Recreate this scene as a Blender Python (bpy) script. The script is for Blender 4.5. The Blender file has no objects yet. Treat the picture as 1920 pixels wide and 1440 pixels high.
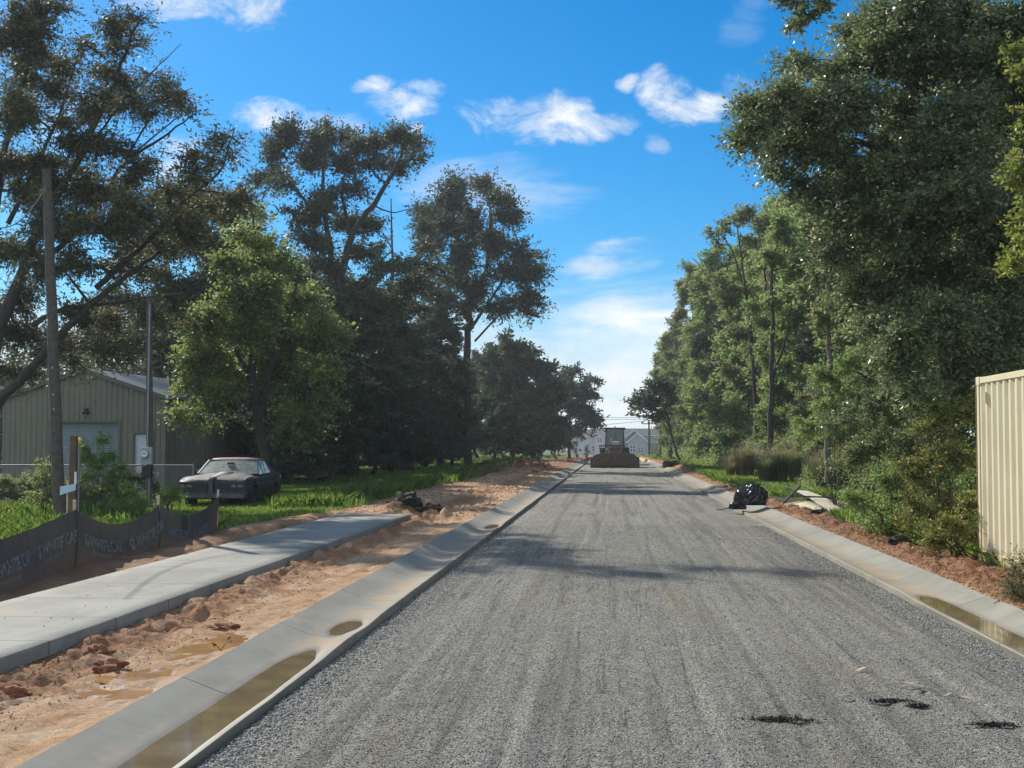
import bpy, math, random
import numpy as np
from mathutils import Vector, Matrix, Euler
R = math.radians
C = bpy.context.scene.collection
rng = np.random.default_rng(7)
random.seed(7)

# ------------------------------------------------------------------ camera
F = 2500.0; HC = 1.85
cam = bpy.data.cameras.new("camera"); camo = bpy.data.objects.new("camera", cam); C.objects.link(camo)
cam.lens = F / 1920 * 36; cam.sensor_width = 36; cam.clip_start = 0.1; cam.clip_end = 5000
pitch = math.atan(113 / F); yaw = math.atan(185 * math.cos(pitch) / F)
camo.location = (0, 0, HC); camo.rotation_euler = (math.pi / 2 + pitch, 0, yaw)
bpy.context.scene.camera = camo
RM = Euler((math.pi / 2 + pitch, 0, yaw)).to_matrix()
def ray(px, py):
    return RM @ Vector(((px - 960) / F, -(py - 720) / F, -1))
def P(px, py, Y):
    """measured point of the photograph, at the true distance Y along the road"""
    d = ray(px, py); t = Y / d.y
    return Vector((0, 0, HC)) + d * t

# ------------------------------------------------------------------ helpers
def tag(o, label=None, cat=None, group=None, kind=None):
    for k, v in (('label', label), ('category', cat), ('group', group), ('kind', kind)):
        if v: o[k] = v
    return o
def empty(name, loc, label=None, cat=None, group=None, rz=0):
    o = bpy.data.objects.new(name, None); C.objects.link(o); o.location = loc; o.rotation_euler = (0, 0, rz)
    o.empty_display_size = .2
    return tag(o, label, cat, group)
def mesh_np(name, V, Fc, mat=None, parent=None, smooth=False):
    V = np.asarray(V, np.float32); Fc = np.asarray(Fc, np.int32); k = Fc.shape[1]; n = len(Fc)
    me = bpy.data.meshes.new(name)
    me.vertices.add(len(V)); me.vertices.foreach_set('co', V.ravel())
    me.loops.add(n * k); me.loops.foreach_set('vertex_index', Fc.ravel())
    me.polygons.add(n)
    me.polygons.foreach_set('loop_start', np.arange(0, n * k, k, dtype=np.int32))
    if smooth: me.polygons.foreach_set('use_smooth', np.ones(n, bool))
    me.update(calc_edges=True)
    if mat: me.materials.append(mat)
    o = bpy.data.objects.new(name, me); C.objects.link(o)
    if parent: o.parent = parent
    return o
class MB:
    def __init__(s): s.v = []; s.f = []
    def add(s, v, f):
        b = len(s.v); s.v += [tuple(p) for p in v]; s.f += [tuple(i + b for i in q) for q in f]; return s
    def box(s, c, size, rot=(0, 0, 0), taper=1.0):
        m = Euler(rot).to_matrix(); x, y, z = [d / 2 for d in size]; vs = []
        for sz in (-1, 1):
            t = taper if sz > 0 else 1
            for sx, sy in ((-1, -1), (1, -1), (1, 1), (-1, 1)):
                vs.append(Vector(c) + m @ Vector((sx * x * t, sy * y * t, sz * z)))
        return s.add(vs, [(0, 3, 2, 1), (4, 5, 6, 7), (0, 1, 5, 4), (1, 2, 6, 5), (2, 3, 7, 6), (3, 0, 4, 7)])
    def bar(s, a, b, w, d=None):
        a = Vector(a); b = Vector(b); q = (b - a).to_track_quat('Z', 'Y').to_matrix(); d = d or w; vs = []
        for p in (a, b):
            for sx, sy in ((-1, -1), (1, -1), (1, 1), (-1, 1)):
                vs.append(p + q @ Vector((sx * w / 2, sy * d / 2, 0)))
        return s.add(vs, [(0, 3, 2, 1), (4, 5, 6, 7), (0, 1, 5, 4), (1, 2, 6, 5), (2, 3, 7, 6), (3, 0, 4, 7)])
    def tube(s, pts, rad, n=8, cap=True):
        v, f = tube_np(np.array([tuple(p) for p in pts], float), np.array(rad if hasattr(rad, '__len__') else [rad] * len(pts), float), n)
        b = len(v); f = [tuple(q) for q in f.tolist()]
        if cap: f += [tuple(range(n - 1, -1, -1)), tuple(range(b - n, b))]
        return s.add(v.tolist(), f)
    def prism(s, pts, a, b):
        """outline pts (x,z) extruded in y from a to b"""
        n = len(pts); vs = [(x, a, z) for x, z in pts] + [(x, b, z) for x, z in pts]
        return s.add(vs, [tuple(range(n)), tuple(range(2 * n - 1, n - 1, -1))] + [(i + n, (i + 1) % n + n, (i + 1) % n, i) for i in range(n)])
    def lathe(s, prof, c, axis='Z', n=20):
        vs = []; 
        for r, h in prof:
            for i in range(n):
                a = 2 * math.pi * i / n; x, y = r * math.cos(a), r * math.sin(a)
                p = (x, y, h) if axis == 'Z' else ((h, x, y) if axis == 'X' else (x, h, y))
                vs.append(Vector(c) + Vector(p))
        f = []
        for k in range(len(prof) - 1):
            for i in range(n): j = (i + 1) % n; f.append((k * n + i, k * n + j, (k + 1) * n + j, (k + 1) * n + i))
        f += [tuple(range(n - 1, -1, -1)), tuple(range((len(prof) - 1) * n, len(prof) * n))]
        return s.add(vs, f)
    def build(s, name, mat=None, parent=None, smooth=False, bevel=0, loc=None):
        me = bpy.data.meshes.new(name); me.from_pydata([tuple(p) for p in s.v], [], s.f); me.update()
        if smooth:
            me.polygons.foreach_set('use_smooth', np.ones(len(s.f), bool))
            try: me.set_sharp_from_angle(angle=R(38))
            except Exception: pass
        if mat: me.materials.append(mat)
        o = bpy.data.objects.new(name, me); C.objects.link(o)
        if parent: o.parent = parent
        if loc: o.location = loc
        if bevel:
            m = o.modifiers.new('bevel', 'BEVEL'); m.width = bevel; m.segments = 2; m.limit_method = 'ANGLE'
        return o
def tube_np(pts, rad, n=6):
    T = np.gradient(pts, axis=0); T /= np.linalg.norm(T, axis=1, keepdims=True) + 1e-9
    ref = np.array([0, 0, 1.0]) if abs(T[0, 2]) < .9 else np.array([1.0, 0, 0])
    A = np.cross(T, ref); A /= np.linalg.norm(A, axis=1, keepdims=True) + 1e-9
    B = np.cross(T, A); a = np.linspace(0, 2 * math.pi, n, endpoint=False)
    V = pts[:, None] + rad[:, None, None] * (np.cos(a)[None, :, None] * A[:, None] + np.sin(a)[None, :, None] * B[:, None])
    k = len(pts); i = np.arange(k - 1)[:, None] * n; j = np.arange(n)[None]; j2 = (j + 1) % n
    Fc = np.stack([i + j, i + j2, i + n + j2, i + n + j], -1).reshape(-1, 4)
    return V.reshape(-1, 3), Fc
def tubes_mesh(name, tubes, mat, parent=None, extra=None):
    Vs, Fs, b = [], [], 0
    for pts, rad, n in tubes:
        v, f = tube_np(np.asarray(pts, float), np.asarray(rad, float), n); Vs.append(v); Fs.append(f + b); b += len(v)
    if extra is not None: Vs.append(extra[0]); Fs.append(extra[1] + b)
    return mesh_np(name, np.concatenate(Vs), np.concatenate(Fs), mat, parent, True)
_tab = np.random.default_rng(3).random((256, 256))
def vnoise(x, y, s=0):
    x = np.asarray(x, float) + s * 17.3; y = np.asarray(y, float) + s * 31.7
    ix = np.floor(x).astype(int); iy = np.floor(y).astype(int); fx = x - ix; fy = y - iy
    fx = fx * fx * (3 - 2 * fx); fy = fy * fy * (3 - 2 * fy); g = lambda a, b: _tab[a & 255, b & 255]
    return (g(ix, iy) * (1 - fx) + g(ix + 1, iy) * fx) * (1 - fy) + (g(ix, iy + 1) * (1 - fx) + g(ix + 1, iy + 1) * fx) * fy
def fbm(x, y, o=4, s=0):
    r = 0; a = .5
    for k in range(o): r = r + a * (vnoise(x, y, s + k) - .5) * 2; x = np.asarray(x) * 2.03; y = np.asarray(y) * 2.03; a *= .5
    return r

# ------------------------------------------------------------------ materials
class NT:
    def __init__(s, tree): s.t = tree; s.n = tree.nodes; s.l = tree.links
    def new(s, typ, **kw):
        n = s.n.new(typ)
        for k, v in kw.items():
            if k.startswith('i_'): n.inputs[k[2:].replace('_', ' ')].default_value = v
            else: setattr(n, k, v)
        return n
    def link(s, a, b): s.l.new(a, b)
    def _in(s, sock, v):
        if hasattr(v, 'default_value') or hasattr(v, 'is_linked'): s.l.new(v, sock)
        else: sock.default_value = v
    def math(s, op, a, b=0.0, c=None, clamp=False):
        n = s.n.new('ShaderNodeMath'); n.operation = op; n.use_clamp = clamp
        s._in(n.inputs[0], a); s._in(n.inputs[1], b)
        if c is not None: s._in(n.inputs[2], c)
        return n.outputs[0]
    def noise(s, scale, detail=4, rough=.55, vec=None, dist=0):
        n = s.new('ShaderNodeTexNoise'); n.inputs['Scale'].default_value = scale; n.inputs['Detail'].default_value = detail
        n.inputs['Roughness'].default_value = rough; n.inputs['Distortion'].default_value = dist
        if vec is not None: s.l.new(vec, n.inputs['Vector'])
        return n.outputs['Fac']
    def ramp(s, fac, stops):
        n = s.new('ShaderNodeValToRGB'); e = n.color_ramp.elements
        while len(e) < len(stops): e.new(.5)
        for q, (p, c) in zip(e, stops): q.position = p; q.color = (*c, 1) if len(c) == 3 else c
        s._in(n.inputs[0], fac); return n.outputs[0]
    def smooth(s, v, a, b):
        n = s.new('ShaderNodeMapRange', interpolation_type='SMOOTHSTEP'); s._in(n.inputs[0], v)
        n.inputs[1].default_value = a; n.inputs[2].default_value = b; return n.outputs[0]
    def mix(s, f, a, b, typ='MIX'):
        n = s.new('ShaderNodeMix', data_type='RGBA', blend_type=typ); s._in(n.inputs[0], f)
        for k, v in ((6, a), (7, b)):
            if isinstance(v, tuple): n.inputs[k].default_value = (*v[:3], 1)
            else: s.l.new(v, n.inputs[k])
        return n.outputs[2]
    def bump(s, h, strength, dist=.01, prev=None):
        n = s.new('ShaderNodeBump'); n.inputs['Strength'].default_value = strength; n.inputs['Distance'].default_value = dist
        s.l.new(h, n.inputs['Height'])
        if prev is not None: s.l.new(prev, n.inputs['Normal'])
        return n.outputs[0]
    def coord(s, which='Object', scale=None):
        o = s.new('ShaderNodeTexCoord').outputs[which]
        if scale:
            m = s.new('ShaderNodeMapping'); m.inputs['Scale'].default_value = scale; s.l.new(o, m.inputs[0]); o = m.outputs[0]
        return o
    def attr(s, name):
        n = s.new('ShaderNodeAttribute'); n.attribute_name = name; return n.outputs['Fac']
def mat(name, color=(.5, .5, .5), rough=.7, metal=0, spec=.5, var=0, vscale=6, bump=0, bscale=40, coat=0):
    m = bpy.data.materials.new(name); m.use_nodes = True; t = NT(m.node_tree); b = t.n['Principled BSDF']
    b.inputs['Base Color'].default_value = (*color, 1); b.inputs['Roughness'].default_value = rough
    b.inputs['Metallic'].default_value = metal; b.inputs['Specular IOR Level'].default_value = spec
    b.inputs['Coat Weight'].default_value = coat
    if var:
        co = t.coord(); f = t.noise(vscale, 5, .65, co)
        lo = tuple(max(0, c * (1 - var)) for c in color); hi = tuple(c * (1 + var) for c in color)
        t.link(t.ramp(f, [(.3, lo), (.7, hi)]), b.inputs['Base Color'])
    if bump:
        t.link(t.bump(t.noise(bscale, 4, .6, t.coord()), bump, .01), b.inputs['Normal'])
    return m
def leaf_mat(name, c1, c2, c3=None, trans=.35, rough=.45, spec=.5, clump=.5, rare=.06):
    m = bpy.data.materials.new(name); m.use_nodes = True; t = NT(m.node_tree); b = t.n['Principled BSDF']
    g = t.new('ShaderNodeNewGeometry'); ri = g.outputs['Random Per Island']
    nz = t.noise(clump, 2, .5, g.outputs['Position'])
    f = t.math('ADD', t.math('MULTIPLY', ri, .6), t.math('MULTIPLY', nz, .7))
    col = t.ramp(f, [(.3, c1), (.95, c2)])
    if c3: col = t.mix(t.math('GREATER_THAN', t.math('FRACT', t.math('MULTIPLY', ri, 57.31)), 1 - rare), col, c3)
    t.link(col, b.inputs['Base Color']); b.inputs['Roughness'].default_value = rough; b.inputs['Specular IOR Level'].default_value = spec
    tr = t.new('ShaderNodeBsdfTranslucent'); hs = t.new('ShaderNodeHueSaturation'); hs.inputs['Value'].default_value = 1.5; hs.inputs['Hue'].default_value = .48
    t.link(col, hs.inputs['Color']); t.link(hs.outputs[0], tr.inputs[0])
    mx = t.new('ShaderNodeMixShader'); mx.inputs[0].default_value = trans
    t.link(b.outputs[0], mx.inputs[1]); t.link(tr.outputs[0], mx.inputs[2]); t.link(mx.outputs[0], t.n['Material Output'].inputs[0])
    return m
M = {}
M['oak'] = leaf_mat('oak_leaves', (.06, .095, .04), (.20, .26, .105), (.4, .4, .24), .38, .38, .45, rare=.08)
M['pecan'] = leaf_mat('pecan_leaves', (.042, .058, .026), (.135, .145, .062), (.26, .2, .08), .36, .55, .18)
M['bright'] = leaf_mat('bright_leaves', (.08, .14, .04), (.24, .31, .09), (.4, .37, .1), .48, .5, .25)
M['wood'] = leaf_mat('wood_leaves', (.09, .17, .055), (.26, .37, .12), (.36, .33, .12), .46, .55, .16)
M['wood2'] = leaf_mat('olive_wood_leaves', (.10, .14, .055), (.27, .32, .13), (.36, .25, .12), .42, .55, .16)
M['darkleaf'] = leaf_mat('dark_leaves', (.034, .055, .032), (.10, .135, .072), None, .3, .6, .15)
M['tall'] = leaf_mat('tall_tree_leaves', (.034, .054, .032), (.11, .135, .07), (.17, .15, .09), .34, .55, .16)
M['grass'] = leaf_mat('grass_blades', (.08, .17, .025), (.2, .33, .055), (.32, .3, .12), .4, .5, .3, .8)
M['drygrass'] = leaf_mat('seeding_grass', (.11, .125, .05), (.24, .23, .1), (.34, .29, .16), .4, .6, .2)
M['brush'] = leaf_mat('brush_leaves', (.07, .11, .028), (.24, .25, .055), (.5, .36, .04), .4, .48, .35, rare=.05)
M['yellow'] = leaf_mat('yellow_leaves', (.08, .13, .03), (.22, .27, .05), (.5, .4, .05), .45, .45, .4)
M['bark'] = mat('bark', (.045, .04, .034), .9, var=.45, vscale=7, bump=.8, bscale=25)
M['barkpale'] = mat('pale_bark', (.16, .14, .115), .9, var=.4, vscale=7, bump=.6, bscale=25)

def gravel_mat():
    m = bpy.data.materials.new('gravel_base'); m.use_nodes = True; t = NT(m.node_tree); b = t.n['Principled BSDF']
    co = t.coord(); v = t.new('ShaderNodeTexVoronoi'); v.inputs['Scale'].default_value = 105; t.link(co, v.inputs['Vector'])
    v2 = t.new('ShaderNodeTexVoronoi'); v2.inputs['Scale'].default_value = 58; t.link(co, v2.inputs['Vector'])
    sep = t.new('ShaderNodeSeparateColor'); t.link(v.outputs['Color'], sep.inputs[0])
    sep2 = t.new('ShaderNodeSeparateColor'); t.link(v2.outputs['Color'], sep2.inputs[0])
    col = t.ramp(sep.outputs[0], [(0, (.10, .094, .078)), (.35, (.26, .246, .20)), (.7, (.42, .40, .33)), (.97, (.76, .73, .61))])
    col2 = t.ramp(sep2.outputs[1], [(0, (.15, .143, .122)), (.5, (.32, .305, .262)), (1, (.52, .50, .43))])
    col = t.mix(t.smooth(t.noise(9, 3, .6, co), .42, .6), col, col2)
    dust = t.noise(1.1, 5, .7, t.coord(scale=(1, .35, 1)))
    col = t.mix(t.math('MULTIPLY', t.smooth(dust, .42, .75), .55), col, (.20, .185, .145))
    rut = t.noise(2.6, 3, .6, t.coord(scale=(1.3, .03, 1)), .25)
    col = t.mix(t.math('MULTIPLY', t.smooth(rut, .5, .62), .5), col, (.11, .104, .088))
    tr1 = t.noise(5.5, 2, .5, t.coord(scale=(1.0, .022, 1)), .5); ln = t.math('SUBTRACT', 1, t.smooth(t.math('ABSOLUTE', t.math('SUBTRACT', tr1, .5)), .0, .022))
    brk = t.smooth(t.noise(1.2, 4, .7, co), .4, .6); ln = t.math('MULTIPLY', ln, brk); col = t.mix(t.math('MULTIPLY', ln, .8), col, (.05, .048, .042))
    tan = t.noise(1.7, 4, .7, t.coord(scale=(1, .12, 1)), .6); col = t.mix(t.math('MULTIPLY', t.smooth(tan, .52, .68), .6), col, (.36, .30, .20))
    gr2 = t.noise(22, 4, .8, co); col = t.mix(t.math('MULTIPLY', t.smooth(gr2, .52, .62), .5), col, (.085, .08, .07)); gr3 = t.noise(31, 3, .8, t.coord(scale=(1, 1, 1)), .3); col = t.mix(t.math('MULTIPLY', t.smooth(gr3, .56, .68), .5), col, (.62, .6, .53))
    lump = t.noise(4.2, 5, .75, co); col = t.mix(t.math('MULTIPLY', t.smooth(lump, .52, .68), .3), col, (.12, .115, .1))
    pale = t.noise(1.9, 4, .65, t.coord(scale=(1, .05, 1))); col = t.mix(t.math('MULTIPLY', t.smooth(pale, .52, .7), .3), col, (.46, .45, .40))
    big = t.noise(.35, 3, .5, co); col = t.mix(t.math('MULTIPLY', t.smooth(big, .35, .7), .25), col, (.26, .25, .225))
    t.link(col, b.inputs['Base Color']); b.inputs['Roughness'].default_value = .9; b.inputs['Specular IOR Level'].default_value = .25
    h = t.math('ADD', t.math('MULTIPLY', v.outputs['Distance'], -1), t.math('MULTIPLY', v2.outputs['Distance'], -1.0))
    n1 = t.bump(h, .9, .02); t.link(t.bump(t.noise(9, 6, .75, co), .9, .05, n1), b.inputs['Normal'])
    return m
def concrete_mat(name, joint, off, wet=True, base=(.245, .235, .185)):
    m = bpy.data.materials.new(name); m.use_nodes = True; t = NT(m.node_tree); b = t.n['Principled BSDF']
    co = t.coord(); s = t.new('ShaderNodeSeparateXYZ'); t.link(co, s.inputs[0])
    col = t.ramp(t.noise(1.3, 6, .65, co), [(.3, tuple(c * .78 for c in base)), (.7, tuple(c * 1.14 for c in base))])
    col = t.mix(t.math('MULTIPLY', t.noise(55, 3, .7, co), .35), col, (.2, .2, .185))
    st = t.noise(2.2, 5, .7, t.coord(scale=(1, .5, 1)), .6)
    col = t.mix(t.math('MULTIPLY', t.smooth(st, .55, .68), .6), col, (.34, .26, .165))
    damp = t.noise(.9, 5, .7, t.coord(scale=(1, .45, 1)), .4); col = t.mix(t.math('MULTIPLY', t.smooth(damp, .47, .6), .55), col, (.15, .145, .115))
    spk = t.noise(38, 3, .6, co); col = t.mix(t.math('MULTIPLY', t.smooth(spk, .70, .74), .6), col, (.10, .075, .05))
    br = t.noise(30, 2, .5, t.coord(scale=(.08, 1.6, 1)))
    col = t.mix(t.math('MULTIPLY', br, .18), col, (.42, .42, .39))
    rough = .85
    if wet:
        md = t.math('MULTIPLY', t.attr('mud'), t.smooth(t.noise(2.6, 5, .7, t.coord(scale=(1, .4, 1)), .5), .36, .6)); col = t.mix(t.math('MULTIPLY', md, .75), col, (.36, .25, .14))
        w = t.attr('wet'); wf = t.math('MULTIPLY', w, .72); col = t.mix(wf, col, (.10, .092, .068))
        t.link(t.math('SUBTRACT', .85, t.math('MULTIPLY', w, .5)), b.inputs['Roughness'])
    fr = t.math('FRACT', t.math('ADD', t.math('DIVIDE', s.outputs[1], joint), off))
    dj = t.math('MULTIPLY', t.math('ABSOLUTE', t.math('SUBTRACT', fr, .5)), joint)
    jl = t.math('SUBTRACT', 1, t.smooth(dj, .004, .014))
    col = t.mix(t.math('MULTIPLY', jl, .85), col, (.05, .05, .045))
    t.link(col, b.inputs['Base Color'])
    if not wet: b.inputs['Roughness'].default_value = .85
    b.inputs['Specular IOR Level'].default_value = .35
    n1 = t.bump(t.math('SUBTRACT', 1, jl), .6, .01); n2 = t.bump(br, .12, .004, n1)
    t.link(t.bump(t.noise(3, 4, .6, co), .25, .02, n2), b.inputs['Normal'])
    return m
def ground_mat():
    m = bpy.data.materials.new('bare_soil'); m.use_nodes = True; t = NT(m.node_tree); b = t.n['Principled BSDF']
    co = t.coord(); g = t.attr('grass'); d = t.attr('dark'); w = t.attr('wet')
    n = t.noise(1.6, 6, .65, co)
    col = t.ramp(n, [(.28, (.40, .19, .085)), (.45, (.62, .36, .18)), (.58, (.70, .47, .28)), (.75, (.74, .56, .38))])
    fine = t.noise(16, 5, .7, co, .4)
    col = t.mix(t.math('MULTIPLY', t.smooth(fine, .53, .7), .5), col, (.22, .13, .075)); br = t.noise(.9, 5, .7, t.coord(scale=(1, .5, 1)), .4); col = t.mix(t.math('MULTIPLY', t.smooth(br, .5, .66), .4), col, (.36, .24, .15))
    red = t.math('MULTIPLY', t.attr('red'), .8); col = t.mix(red, col, t.ramp(fine, [(.3, (.17, .06, .028)), (.55, (.36, .15, .07)), (.75, (.45, .25, .14))]))
    col = t.mix(t.math('MULTIPLY', d, .85), col, (.045, .035, .028))
    gcol = t.ramp(t.noise(2.5, 5, .7, co), [(.3, (.035, .06, .016)), (.7, (.09, .13, .035))])
    col = t.mix(g, col, gcol); col = t.mix(t.math('MULTIPLY', w, .6), col, (.17, .085, .035))
    t.link(col, b.inputs['Base Color']); b.inputs['Specular IOR Level'].default_value = .3
    t.link(t.math('SUBTRACT', .92, t.math('MULTIPLY', w, .55)), b.inputs['Roughness'])
    n1 = t.bump(fine, 1., .09); t.link(t.bump(t.noise(45, 5, .75, co), .9, .02, n1), b.inputs['Normal'])
    return m
M['gravel'] = gravel_mat(); M['curb'] = concrete_mat('curb_concrete', 2.87, .16); M['walk'] = concrete_mat('sidewalk_concrete', 1.52, .3, False, (.265, .26, .215))
M['ground'] = ground_mat()
def water_mat(name, c):
    m = mat(name, c, .06, spec=.4); t = NT(m.node_tree); b = t.n['Principled BSDF']
    t.link(t.ramp(t.noise(2.5, 4, .6, t.coord()), [(.35, tuple(x * .75 for x in c)), (.7, tuple(x * 1.2 for x in c))]), b.inputs['Base Color'])
    t.link(t.bump(t.noise(9, 2, .5, t.coord()), .04, .01), b.inputs['Normal']); return m
M['mudwater'] = water_mat('muddy_water', (.20, .15, .085)); M['orangewater'] = water_mat('orange_water', (.44, .24, .10))

# ------------------------------------------------------------------ land
LE, LB, RE, RB = -2.40, -3.13, 3.50, 4.20      # lips and backs of the two rolled kerbs
SWR, SWL, SWY = -4.70, -6.38, 31.2             # sidewalk edges and far end
ss = lambda v, a, b: (lambda q: q * q * (3 - 2 * q))(np.clip((np.asarray(v, float) - a) / (b - a), 0, 1))
def fall(y): return -1.3 * ss(y, 130, 380)
DP = [(-3.47, 11.7, .26, .62), (-3.62, 10.1, .2, .25), (-3.72, 9.45, .17, .28), (-3.36, 9.3, .16, .22)]
def soil_pts(x, y):
    x = np.asarray(x, float); y = np.asarray(y, float)
    near = np.interp(x, [-90, -16, -9, -7.3, -6.5, -6.34, -6.2, -4.9, -4.74, -4.66, -4.1, -3.35, -3.12, -2.98, 4.05, 4.19, 4.6, 5.3, 7, 12, 90],
                     [.1, .1, .12, .2, .16, .15, -.1, -.1, .05, .098, .06, .085, .135, -.2, -.2, .14, .2, .2, .16, .12, .1])
    far = np.interp(x, [-90, -16, -9, -7, -5, -3.4, -3.12, -2.98, 4.05, 4.19, 4.6, 5.3, 7, 90],
                    [.1, .1, .14, .2, .16, .13, .13, -.2, -.2, .14, .18, .2, .16, .1])
    k = ss(y, SWY + .02, SWY + .25); z = near * (1 - k) + far * k
    inroad = (x > -2.98) & (x < 4.05)
    # roughness of the bare soil
    bank = np.exp(-((x + 4.35) / .28) ** 2) * (1 - k)
    rub = np.exp(-((x + 4.4) / .9) ** 2) * k
    redr = np.exp(-((x - 4.75) / .45) ** 2)
    edge = ss(np.abs(x + 3.12), .02, .25) * ss(np.abs(x - 4.19), .02, .2)
    rough = .034 + .07 * bank + .07 * rub + .06 * redr
    walk = (x > SWL - .12) & (x < SWR + .03) & (y < SWY + .1)
    cl = np.abs(fbm(x * 3.2, y * 2.2, 5, 2)); cl2 = fbm(x * 9, y * 7, 3, 9)
    grassy = np.clip((np.abs(x + .0) - 8) / 3, 0, 1)
    dz = (rough * (cl * 2.2 - .5) + .018 * np.abs(fbm(x * 1.6 + y * .9, y * 5.5 - x * 2, 3, 14)) * (x < 0) + rough * .75 * cl2 + .02 * fbm(x * .7, y * .5, 3, 5)) * (1 - grassy * .7) * edge
    mound = .12 * np.exp(-((x + 6.75) / .35) ** 2) * ss(y, 14, 24) * (1 - ss(y, 29, 33)) * (.6 + fbm(x * 2, y * 1.2, 3, 4))
    mound = mound + .16 * k * np.exp(-((x + 4.9) / 1.2) ** 2) * np.clip(fbm(x * .8, y * .35, 3, 11), 0, 1) * 2
    for (cx, cy, hh, sx, sy) in ((-5.0, 32.0, .28, .45, .35), (-4.1, 31.6, .12, .5, .3), (-5.6, 88, .22, 1.5, 6), (-7.5, 100, .35, 2, 9), (5.1, 92, .18, .6, 8)):
        mound = mound + hh * np.exp(-((x - cx) / sx) ** 2 - ((y - cy) / sy) ** 2) * (1 + .8 * fbm(x * 3, y * 2, 3, 6))
    z = z + np.where(inroad | walk, 0, dz + mound)
    for cx, cy, sx, sy in DP: z = z - .035 * np.exp(-(((x - cx) / sx) ** 2 + ((y - cy) / sy) ** 2) ** 1.4)
    return z + fall(y)
def gz(x, y): return float(soil_pts(x, y))
def zone(x, y):
    """0 bare soil .. 1 grass"""
    wob = .45 * fbm(x * .9, y * .7, 4, 21)
    lb = np.where(y < 30, -7.45, -6.7) - 1.8 * ss(y, 85, 130)
    rb = np.interp(y, [0, 13, 20, 26, 36, 60, 120], [5.3, 5.25, 5.15, 4.95, 4.9, 4.75, 5.2])
    return np.maximum(ss(-(x - lb) + wob, -.12, .18), ss((x - rb) + wob * .8, -.12, .18))
def axis(segs):
    a = []
    for s, e, d in segs: a += list(np.arange(s, e - 1e-6, d))
    return np.array(a + [segs[-1][1]])
xs = axis([(-1500, -200, 130), (-200, -60, 20), (-60, -16, 2.5), (-16, -8, .3), (-8, -2.9, .05), (-2.9, 4.0, 1.7), (4.0, 6.5, .05), (6.5, 12, .3), (12, 60, 3), (60, 200, 20), (200, 1500, 130)])
ys = axis([(-300, -20, 40), (-20, 5, 2.5), (5, 20, .055), (20, 36, .09), (36, 60, .25), (60, 140, .8), (140, 420, 12), (420, 3500, 220)])
X, Y = np.meshgrid(xs, ys); Z = soil_pts(X, Y); V = np.stack([X, Y, Z], -1).reshape(-1, 3)
def gridf(ny, nx):
    i = np.arange(ny - 1)[:, None] * nx; j = np.arange(nx - 1)[None]
    return np.stack([i + j, i + j + 1, i + nx + j + 1, i + nx + j], -1).reshape(-1, 4)
def fattr(o, name, val):
    a = o.data.attributes.new(name, 'FLOAT', 'POINT'); a.data.foreach_set('value', np.asarray(val, np.float32).ravel())
gr = mesh_np('ground', V, gridf(len(ys), len(xs)), M['ground'], None, True); tag(gr, kind='structure')
fattr(gr, 'grass', zone(X, Y))
far_clods = ss(fbm(X * 1.7, Y * 1.1, 4, 33), .25, .5) * .6
fattr(gr, 'dark', np.clip(far_clods * ((X < SWR + .3) | (X > 4.3)) * ss(fbm(X * .6, Y * .4, 2, 8), -.1, .3) + np.exp(-((X + 4.95) / .4) ** 2 - ((Y - 32.1) / .45) ** 2) + .35 * np.exp(-((X + 6.95) / .45) ** 2) * (Y < 25), 0, 1))
fattr(gr, 'red', np.clip(ss(X, 4.2, 4.4) + ss(Y, 70, 95) * (X < 0) + ss(-X, 6.2, 6.5) * .5 + .75 * np.exp(-((X + 4.4) / .3) ** 2), 0, 1))
wet = np.zeros_like(X)
for cx, cy, sx, sy in DP: wet = np.maximum(wet, np.exp(-(((X - cx) / (sx * 1.25)) ** 2 + ((Y - cy) / (sy * 1.25)) ** 2) ** 2))
fattr(gr, 'wet', np.clip(wet + .35 * ss(fbm(X * 1.3, Y * .8, 3, 44), .2, .5) * (X > -4.3) * (X < -3) * (Y < 13), 0, 1))

# gravel road
def rz(x, y):
    q = np.asarray(x, float) + .10 * np.sin(np.asarray(y, float) * .11) + .07 * fbm(np.asarray(y, float) * .12, np.asarray(x, float) * 0, 2, 80); rt = 0
    for c_, w_, d_ in ((-1.55, .05, .016), (-.55, .06, .018), (-.25, .035, .012), (.75, .05, .018), (1.35, .04, .014), (2.05, .06, .02), (2.7, .05, .014)): rt = rt - d_ * np.exp(-((q - c_) / w_) ** 2) + .6 * d_ * np.exp(-((q - c_ - 2.1 * w_) / w_) ** 2)
    return rt * np.clip(.4 + fbm(np.asarray(x, float) * .4, np.asarray(y, float) * .12, 3, 81) * 1.4, 0, 1) + .012 * fbm(x * 1.2, y * .5, 4, 50) + .010 * fbm(x * 4.5, y * .25, 3, 51) + .015 * np.abs(fbm(x * 7, y * 6, 3, 52)) - .02 * ss(-x, 1.9, 2.35) - .012 * ss(x, 3.1, 3.5) + fall(y)
xs2 = np.linspace(LE - .02, RE + .02, 200); ys2 = axis([(-8, 5, .5), (5, 24, .06), (24, 60, .2), (60, 140, .8), (140, 330, 10)])
X, Y = np.meshgrid(xs2, ys2); Z = rz(X, Y)
road = mesh_np('road', np.stack([X, Y, Z], -1).reshape(-1, 3), gridf(len(ys2), len(xs2)), M['gravel'], None, True); tag(road, kind='structure')

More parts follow.
